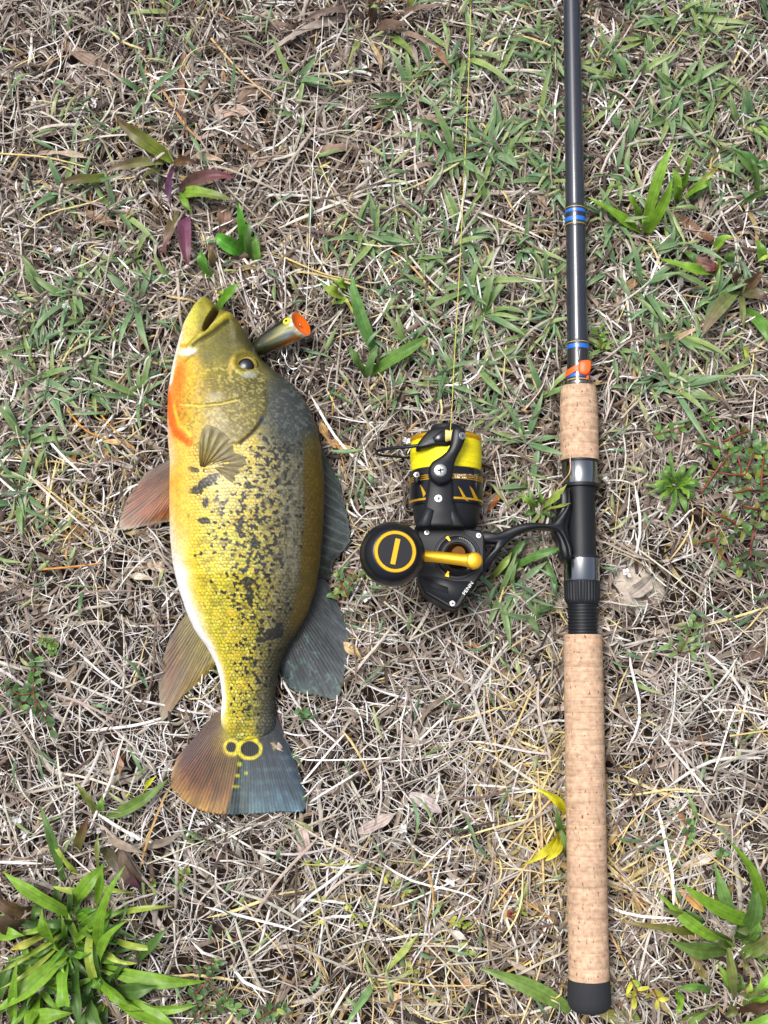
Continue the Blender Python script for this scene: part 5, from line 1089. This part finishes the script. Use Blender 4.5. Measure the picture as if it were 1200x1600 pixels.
    for y in np.arange(944, 990, 5.2): pr += [(y, 21.8), (y + 1.2, 23.4), (y + 3.4, 23.4), (y + 4.6, 21.8)]
    sharp(mk('seat_thread', *rod_lathe(pr + [(992, 22.6)]), M_SATIN, root))
    part('butt_cap', [(1529, 31.2), (1531, 32.4), (1545, 33.6), (1560, 34.2), (1570, 32.8), (1576, 29.5), (1580, 24), (1582.5, 14), (1583, 1)], M_RUBBER)
    # orange tie round the rod
    t = thing('orange_tie', 'orange rubber tie strapped round the rod above the fore grip', 'rod tie', axis_pt(578, 0))
    sc = SC(577, ROD_Z); n = 48; th = np.linspace(0, 2 * math.pi, n, endpoint=False); V = []
    for r, dy in ((17.9, -4.6), (19.6, -4.6), (19.6, 4.6), (17.9, 4.6)):
        V.append(np.stack([axis_pt(577)[0] + r * sc * np.cos(th), axis_pt(577)[1] + (-dy + 8.5 * np.cos(th)) * sc, ROD_Z + r * sc * np.sin(th)], -1))
    f = grid_faces(5, n, True) % (4 * n); sharp(mk('strap', np.concatenate(V), f.tolist(), M_ORANGE, t))
    zt = ROD_Z + 21.5 * sc
    mk('buckle', *prism([(905, 567), (909, 563), (920, 562), (924, 566), (923, 578), (918, 584), (910, 584), (905, 581)], ROD_Z + 10 * sc, zt + .001, .0009, smooth_n=3), M_ORANGE, t)
    mk('tail_end', *prism([(916, 582), (921, 580), (920, 592), (917, 593)], ROD_Z + 4 * sc, ROD_Z + 15 * sc, .0004), M_ORANGE, t)
build_rod()

# ------------------------------------------------------------------ the reel
RZ = .037
def build_reel():
    root = thing('spinning_reel', 'black and gold spinning reel filled with yellow line, clamped to the rod', 'fishing reel', P(705, 850, 0))
    SX = 697; sc = SC(750, RZ); xa = P(SX, 750, RZ)[0]
    def sp_lathe(prof, n=72, cap=True):
        y0 = prof[0][0]; p0 = P(SX, y0, RZ)
        V = []; th = np.linspace(0, 2 * math.pi, n, endpoint=False)
        for y, r in prof:
            c = np.array([xa, P(SX, y, RZ)[1], RZ]); V.append(c + r * sc * np.stack([np.cos(th), 0 * th, np.sin(th)], -1))
        F = [list(f)[::-1] for f in grid_faces(len(prof), n, True)]
        if cap: F += [list(range(n)), [(len(prof) - 1) * n + k for k in range(n)][::-1]]
        return np.concatenate(V), F
    def oncyl(px, py, r):
        z = RZ + r * sc
        for _ in range(6):
            p = P(px, py, z); z = RZ + math.sqrt(max((r * sc) ** 2 - (p[0] - xa) ** 2, 0))
        return P(px, py, z)
    def patch(pts, r, n=4):
        """a thin printed or milled mark on the spool's round side, given its corner pixels (two sides top to bottom)"""
        (a, b, c, d) = pts; V = []
        for i in range(n + 1):
            for j in range(3):
                u = i / n; v = j / 2
                x = (a[0] * (1 - u) + b[0] * u) * (1 - v) + (d[0] * (1 - u) + c[0] * u) * v; y = (a[1] * (1 - u) + b[1] * u) * (1 - v) + (d[1] * (1 - u) + c[1] * u) * v
                V.append(oncyl(x, y, r))
        return np.array(V), grid_faces(n + 1, 3).tolist()
    # spool
    spool = sharp(mk('spool', *sp_lathe([(676, 30), (678, 40), (682, 50), (684, 53), (738, 53), (739, 56.4), (742, 57), (788, 57.6), (792, 56), (794, 40)]), M_GLOSSB, root))
    pr = [(691, 50)]
    for k in range(24):
        y = 692 + k * 1.88; r = 54.6 + 1.2 * math.sin(k / 23 * math.pi) ; e_ = random.uniform(.1, .5); pr += [(y, r - .55), (y + .5, r + e_ - .1), (y + 1.3, r + e_ - .1)]
    V_, F_ = sp_lathe(pr + [(738, 50)]); nr_ = len(pr) + 1
    sh_ = np.repeat(np.array([.8] + [random.uniform(.62, 1.0) if i % 3 == 0 else random.uniform(.9, 1.05) for i in range(nr_ - 1)])[:nr_], 72)
    mk('yellow_line', V_, F_, mat('wound yellow braid', attr=True, rough=.6, var=.1, vscale=500.), spool, col=np.array(lin(246, 230, 20))[None] * sh_[:, None])['label'] = 'bright yellow braid wound on the spool'
    sharp(mk('spool_lip', *sp_lathe([(683, 50), (684, 54.5), (686, 56), (689, 56), (691, 54), (692, 50)]), M_GOLD, spool))
    for y0, y1 in ((749.5, 751), (752.5, 754), (755.5, 757), (784.5, 788)):
        sharp(mk('gold_stripe', *sp_lathe([(y0, 57.0), (y0 + .2, 57.9), (y1 - .2, 57.9), (y1, 57.0)], cap=False), M_GOLD, spool))
    sharp(mk('drag_knob', *sp_lathe([(664, 4), (664.5, 18), (667, 23), (674, 25), (676, 28)]), M_SATIN, spool))
    for q in ([(715.5, 759), (720.5, 764), (732, 783.5), (724, 779)], [(733.5, 759), (739, 764.5), (746.5, 779), (741.5, 781)], [(656.5, 757.5), (660.5, 762), (665.5, 771), (661.5, 777)]):
        mk('gold_port', *patch([q[0], q[1], q[2], q[3]], 57.9), M_GOLD, spool)
    for row, (y, xs) in enumerate(((740.6, [(710, 712.6), (714, 716), (717, 718.6), (719.4, 722), (723, 724.5), (725.2, 728), (732, 736), (736.8, 737.8), (741, 743.2), (744, 745.2), (746, 747.6)]), (744.6, [(710, 713), (713.6, 718.4), (722, 723.4), (724.4, 727), (728, 729), (734, 735.6), (737, 739.6), (740.4, 741.4), (744, 746.2)]))):
        for a, b in xs: mk('capacity_mark', *patch([(a, y), (b, y), (b, y + 2.4), (a, y + 2.4)], 57.35, 1), M_WHITE if a < 730 else M_GREYP, spool)
    # rotor
    rotor = sharp(mk('rotor', *sp_lathe([(788, 46), (790, 53), (800, 52), (815, 50), (824, 47), (830, 40)]), M_SATIN, root))
    arm = sharp(mk('rotor_arm', *prism([(670, 748), (708, 748), (709, 783), (714, 797), (722, 812), (727, 824), (648, 824), (656, 810), (663, 792), (667, 768)], .040, .0675, .0022), M_SATIN, rotor), 50)
    mk('rotor_rib', *prism([(668, 792), (678, 797), (672, 822), (656, 822)], .050, .0690, .001), M_SATIN, rotor); mk('rotor_rib', *prism([(703, 796), (712, 800), (724, 822), (706, 822)], .050, .0690, .001), M_SATIN, rotor)
    lev = [(708, 733), (713, 715), (722, 697), (727.5, 683), (726, 672), (718, 666), (709, 668), (706, 677), (704, 693), (698, 705), (687, 714), (675, 722), (670, 733), (672, 746), (680, 754), (690, 756), (702, 751), (707.5, 743)]
    mk('bail_lever', *prism(lev, .062, .0735, .0016, smooth_n=3), M_BLACK, root)
    mk('roller_housing', *prism([(650, 699), (659, 684), (674, 670), (696, 666), (707, 667), (704, 694), (682, 696), (664, 700)], .052, .0655, .0016, smooth_n=3), M_BLACK, root)
    mk('roller_fairing', *prism([(676, 683), (694, 670), (699, 672), (696, 690), (680, 691)], .060, .0675, .001), M_GLOSSB, root)
    a = P(695.5, 681, .0655); b = P(709, 681, .0655); d = b - a; L = np.linalg.norm(d)
    mk('line_roller', *lathe_axis(a, d, [(0, .0042), (L * .15, .0044), (L * .5, .0036), (L * .85, .0044), (L, .0042)], 28), M_CREAM, root)
    q = catmull(np.array([(672, 693, .0640), (640, 698, .0625), (610, 700.5, .0560), (592, 704, .048), (588, 708, .040), (594, 711, .033), (612, 713, .026), (645, 716, .020)]), 6)
    mk('bail_wire', *tube(P(q[:, 0], q[:, 1], q[:, 2]), np.linspace(2.9, 1.9, len(q)) * .00045, 10), M_BLACK, root)
    mk('counterweight', *prism([(647, 741), (650, 737), (655, 738), (656, 748), (653, 755), (648, 752)], .045, .0585, .001, smooth_n=3), M_SATIN, root)
    # screws
    def screw(px, py, z, r, kind=0, m=M_SILVER, tilt=(0, 0, 1)):
        s = SC(py, z) * r; c = P(px, py, z)
        o = sharp(mk('screw', *lathe_axis(c, tilt, [(-.0015, s), (.0003, s), (.0007, s * .86), (.0008, s * .3)], 24), m, root)); o['label'] = 'steel screw'
        a = random.uniform(0, 3.1); e1 = np.array([math.cos(a), math.sin(a), 0]); e2 = np.array([-math.sin(a), math.cos(a), 0]); zt = c + np.array([0, 0, .00082])
        V, F = merge([box(zt, e1 * s * .5, e2 * s * .12, (0, 0, .00012)), box(zt + [0, 0, .00003], e2 * s * .5, e1 * s * .12, (0, 0, .00012))]); mk('screw_slot', V, F, M_DARK, o)
    screw(688, 735, .0738, 10); screw(685, 779, .0676, 6.6); screw(667, 832, .0545, 4.6); screw(748, 837, .0545, 4.6); screw(707, 943, .0545, 4.8); screw(722.5, 681, .0735, 6, tilt=(.35, 0, .94)); screw(651, 742, .0588, 5, m=M_GUN)
    # housing
    zt = .054
    hous = sharp(mk('housing', *prism(HOUS, .012, zt, .0014), M_BLACK, root), 40)
    mk('cover_plate', *prism([(662, 905), (700, 917), (702, 929), (668, 918)], zt - .001, zt + .0004, .0003), M_SATIN, hous)
    mk('cover_plate', *prism([(657, 896), (712, 908), (735, 908), (712, 945), (700, 943), (667, 924), (658, 908)], zt - .001, zt + .00025, .0003), M_BLACK, hous)
    mk('seam', *prism([(753.6, 830), (754.8, 830), (754.8, 900), (753.6, 900)], zt - .0006, zt + .00012, .00005), M_DARK, hous)
    c = P(714, 869, zt); s = SC(869, zt)
    sharp(mk('side_cap', *lathe_axis(c, (0, 0, 1), [(-.001, 36.5 * s), (.0004, 36.5 * s), (.0009, 35.5 * s), (.0009, 34.2 * s), (.0002, 33.6 * s), (.0002, 32.2 * s), (.0022, 31.2 * s), (.0028, 30 * s), (.0022, 26 * s), (.0022, 24.4 * s), (.0032, 23.6 * s), (.0032, 21.8 * s), (.0012, 20.6 * s), (.0012, 10 * s)], 72), M_GLOSSB, hous), 25)
    sharp(mk('gold_bore', *lathe_axis(c, (0, 0, 1), [(0, 20.2 * s), (.0016, 20 * s), (.0046, 14 * s), (.0085, 11.5 * s), (.018, 10.5 * s), (.021, 10 * s)], 40), M_GOLDD, root))
    for (x0, y0, x1, y1, w0, w1) in ((698, 838.5, 703, 845, 4.5, 2.4), (698, 901, 700.5, 892.5, 6.5, 2.6)):
        a = P(x0, y0, zt + .0034); b = P(x1, y1, zt + .0034); d = (b - a); nn = np.array([-d[1], d[0], 0]); nn /= np.linalg.norm(nn)
        V = [a - nn * w0 * s / 2, a + nn * w0 * s / 2, b + nn * w1 * s / 2, b - nn * w1 * s / 2]; V = np.array(V + [v - np.array([0, 0, .0016]) for v in V])
        mk('gold_marker', V, [[0, 3, 2, 1], [0, 1, 5, 4], [1, 2, 6, 5], [2, 3, 7, 6], [3, 0, 4, 7]], M_GOLD, hous, smooth=False)
    for k in range(11):
        an = R(82 - k * 6.4); r0, r1 = 27.2 * s, 29.2 * s; wd = R(1.9)
        pts = [(r0, an - wd), (r1, an - wd), (r1, an + wd), (r0, an + wd)]; V = np.array([c + [r * math.cos(t), r * math.sin(t), .0031] for r, t in pts])
        mk('cap_mark', V, [[0, 1, 2, 3]], M_GREYP, hous, smooth=False)
    # raised maker's name along the slanted edge
    cu = bpy.data.curves.new('maker_name', 'FONT'); cu.body = 'PENN'; cu.size = .0040; cu.extrude = .0002; cu.align_x = 'CENTER'; cu.align_y = 'CENTER'; cu.space_character = 1.02
    tmp = bpy.data.objects.new('tmp_text', cu); COL.objects.link(tmp); bpy.context.view_layer.update()
    me = bpy.data.meshes.new_from_object(tmp.evaluated_get(bpy.context.evaluated_depsgraph_get())); bpy.data.objects.remove(tmp)
    me.materials.clear(); me.materials.append(M_WHITE)
    a, b = P(725.5, 930.5, zt), P(739.5, 911.5, zt); d = b - a; an = math.atan2(d[1], d[0]); tx = bpy.data.objects.new('maker_name', me); COL.objects.link(tx); tx.parent = root
    tx.location = Vector(P(731.3, 919.3, zt + .0008)) - root.location; tx.rotation_euler = (0, 0, an); tx.scale = (1.05, .85, 1.0); tx['label'] = 'white lettering PENN on the reel housing'
    # foot and stem
    outer = [(752, 833), (777, 833), (802, 822), (830, 816), (860, 818), (869, 812), (879, 799), (886, 787), (887, 764), (891, 763), (892, 790), (884, 811), (882, 824), (888, 841), (894, 856), (894, 871), (889, 871), (886, 856), (879, 838), (869, 827), (845, 824), (821, 829), (802, 839), (785, 856), (772, 874), (752, 896)]
    o2 = catmull(outer, 3, True)
    mk('stem', *prism(o2, .022, .0395, .0012, hole=[(759, 847), (776, 847), (771, 857), (760, 871)]), M_BLACK, root)
    mk('foot', *prism([(876, 764), (890, 764), (893, 800), (888, 824), (893, 850), (894, 871), (880, 871), (874, 845), (866, 827), (868, 810), (876, 795)], .012, .0335, .0012, smooth_n=2), M_BLACK, root)
    # handle
    q = np.array([(741, 876.5, .0800), (730, 875.5, .0805), (712, 873.5, .0800), (690, 871, .0795), (660, 868.5, .0795), (632, 866, .0795)]); q2 = catmull(q, 5)
    rr = np.interp(np.linspace(0, 1, len(q2)), [0, .10, .25, .6, 1], [12.5, 12.2, 9.8, 9.0, 8.6]) * .00044
    V, F = tube(P(q2[:, 0], q2[:, 1], q2[:, 2]), rr, 20); V[:, 2] = .0795 + (V[:, 2] - .0795) * .8; mk('handle_arm', V, F, M_GOLD, root)
    e = P(740.5, 876.5, .0795); r0 = 12.5 * .00044
    mk('handle_end', *lathe_axis(e, (0, 0, 1), [(-.0062, .3 * r0), (-.0060, .75 * r0), (-.0050, r0), (.0030, 1.06 * r0), (.0044, .98 * r0), (.0051, .8 * r0), (.0053, .1 * r0)], 36), M_GOLD, root)
    kx = (math.sin(R(7)), .01, math.cos(R(7))); kc = P(613, 866, .0990); rk = 51 * SC(866, .099)
    prof = [(-.0175, .30 * rk), (-.0165, .55 * rk), (-.0130, .80 * rk), (-.0080, .95 * rk), (-.0020, 1.0 * rk), (.0040, .985 * rk), (.0090, .90 * rk), (.0125, .77 * rk), (.0142, .68 * rk), (.0148, .60 * rk), (.0148, .30 * rk), (.0148, .02 * rk)]
    t_ = np.array(prof); u = np.linspace(0, len(prof) - 1, 60); prof2 = catmull(t_[:10], 4).tolist() + [list(p) for p in prof[10:]]
    knob = mk('handle_knob', *lathe_axis(kc, kx, prof2, 72), M_GLOSSB, root); knob['label'] = 'round black handle knob'
    kd = np.array(kx) / np.linalg.norm(kx)
    sharp(mk('gold_ring', *lathe_axis(kc + kd * .0148, kx, [(-.0004, .52 * rk), (.0006, .525 * rk), (.0009, .54 * rk), (.0009, .62 * rk), (.0004, .64 * rk), (-.0008, .645 * rk)], 72, cap0=False, cap1=False), M_GOLD, knob))
    sharp(mk('knob_disc', *lathe_axis(kc + kd * .0148, kx, [(-.0004, .52 * rk), (.0003, .51 * rk), (.0003, .02 * rk)], 48), M_GLOSSB, knob))
    tc = kc + kd * .0155; dv = P(622, 848, float(tc[2])) - P(613.5, 888, float(tc[2])); dv = dv - kd * np.dot(dv, kd); L = np.linalg.norm(dv); e1 = dv / L; e2 = np.cross(kd, e1)
    mk('gold_bar', *box(tc, e1 * L * .5, e2 * .0016, kd * .0004), M_GOLD, knob, smooth=False)
build_reel()

# ------------------------------------------------------------------ lines and lure
def build_lines():
    q = catmull(np.array([(703, 681, .069), (706, 640, .058), (710, 560, .036), (717, 440, .024), (724, 300, .0205), (731, 150, .020), (736, 0, .0205), (741, -200, .021), (744, -420, .021)]), 8)
    o = mk('fishing_line', *tube(P(q[:, 0], q[:, 1], q[:, 2]), .00031, 6), M_YLINE); tag(o, 'thin yellow braided line running from the reel up over the grass', 'fishing line')
    q = catmull(np.array([(478, 498, .046), (479, 470, .034), (482, 420, .024), (485, 340, .021), (490, 230, .021), (498, 120, .021), (505, 20, .021), (510, -120, .022), (530, -400, .022)]), 8)
    o = mk('leader_line', *tube(P(q[:, 0], q[:, 1], q[:, 2]), .00030, 6), M_WLINE); tag(o, 'clear white leader line running up from the lure', 'fishing line')
build_lines()
def build_lure():
    a = P(401, 545, .023); b = P(469, 507, .031); ax = b - a; L = np.linalg.norm(ax); ax /= L; sc = SC(520, .03)
    root = thing('popper_lure', 'small popper lure with orange cupped face and yellow eye beside the fish head', 'fishing lure', P(440, 525, 0))
    n = 96; prof = [(-.005, 1), (-.004, 7), (0, 12), (L * .2, 15.8), (L * .45, 19.0), (L * .7, 20.6), (L * .9, 21.3), (L, 21.6), (L + .0006, 21.4), (L + .0008, 20.6)]
    V, F = lathe_axis(a, ax, [(s, r * sc) for s, r in prof], n, cap1=False)
    # slanted face: shear the front rings so the cup looks up
    e_up = np.cross(ax, np.cross([0, 0, 1.0], ax)); e_up /= np.linalg.norm(e_up)
    rel = V - a; s = rel @ ax; hh = rel @ e_up
    k = sstep(L * .55, L, s); V = V - ax[None] * (k * hh * .36)[:, None]
    side = np.cross(ax, e_up)                      # + points down-right in the picture
    hs_ = rel @ side / (20 * sc)
    q = PX(V); nz = fbm(q[0] / 4, q[1] / 4, 8)
    sgn = 1 if PX(a + side * .01)[1] > PX(a)[1] else -1
    h = hs_ * sgn                                   # -1 back .. +1 belly
    c = np.tile(np.array((150, 150, 60.)), (len(V), 1))
    c = mixm(c, (26, 30, 22), sstep(-.25, -.55, h)); c = mixm(c, (196, 196, 150), sstep(-.1, .1, h) * sstep(.45, .2, h)); c = mixm(c, (150, 160, 158), sstep(.2, .4, h) * sstep(.2, .6, s / L))
    c = mixm(c, (196, 116, 30), sstep(.62, .8, h)); c = mixm(c, (34, 38, 22), sstep(.75, .15, s / L) * .9); c = mixm(c, (230, 226, 190), sstep(.93, .97, s / L))
    c = mixm(c, (190, 176, 70), (vnoise(q[0] / 1.6, q[1] / 1.6, 19) > .62) * sstep(-.6, -.2, h) * sstep(.5, .2, h) * sstep(.15, .35, s / L) * .7)
    c = c * (.42 + .7 * nz[:, None])
    mk('body', V, F, M_LURE, root, col=s2l(np.clip(c, 4, 250) / 255.))
    # orange cup
    fn = ax + e_up * .36; fn /= np.linalg.norm(fn); fc = a + ax * (L + .0004)
    V, F = lathe_axis(a, ax, [(L + .0007, 20.9 * sc), (L + .0006, 19.6 * sc), (L - .0008, 14 * sc), (L - .0018, 8 * sc), (L - .0021, .5 * sc)], n, cap0=False)
    rel = V - a; hh = rel @ e_up; V = V - ax[None] * (hh * .36)[:, None]
    mk('cupped_face', V, F, mat('orange lacquer', lin(246, 104, 20), rough=.25, coat=.6), root)
    mk('face_ring', *lathe_axis(fc + fn * -.0012, fn, [(0, .0008), (.0010, .0008), (.0012, .0004)], 16), M_SILVER, root)
    # eye
    def surfpt(px, py):
        z = .03
        best = None
        for z in np.linspace(.030, .060, 181):
            p = P(px, py, z); r = p - a; s_ = r @ ax; d = np.linalg.norm(r - ax * s_); rr = np.interp(s_, [p_[0] for p_ in prof[:8]], [p_[1] for p_ in prof[:8]]) * sc
            if best is None or abs(d - rr) <= best[0] + 1e-9: best = (abs(d - rr), p, (r - ax * s_) / (d + 1e-9))
        return best[1], best[2]
    p, nn = surfpt(448, 502)
    e = mk('lure_eye', *lathe_axis(p - nn * .0006, nn, [(0, .0030), (.0010, .0029), (.0013, .0022), (.0013, .0001)], 28), mat('yellow eye', lin(236, 226, 20), rough=.25, coat=.6), root)
    mk('pupil', *lathe_axis(p + nn * .0006, nn, [(0, .0011), (.0004, .0010), (.0005, .0001)], 18), M_PUPIL, e)
    # split ring and treble hook under the belly
    def wire(name, pts, r, par=root):
        q = catmull(np.array(pts, float), 6); return mk(name, *tube(P(q[:, 0], q[:, 1], q[:, 2]), r, 8), M_SILVER, par)
    wire('split_ring', [(444, 539, .022), (440, 547, .0215), (442, 556, .021), (447, 557, .021), (448, 548, .0215), (445, 539, .022)], .00040)
    h = wire('treble_hook', [(444, 553, .021), (446, 562, .0205), (449, 570, .020), (455, 576, .0195), (463, 576, .020), (469, 571, .021), (471, 565, .022), (467, 559, .0225)], .00055)
    wire('hook_point', [(445, 557, .0205), (438, 560, .018), (435, 564, .0175), (438, 570, .018), (443, 573, .019)], .00050, h); wire('hook_point', [(446, 562, .0205), (448, 574, .016), (449, 582, .014), (454, 586, .0145), (460, 582, .017)], .00050, h)
build_lure()
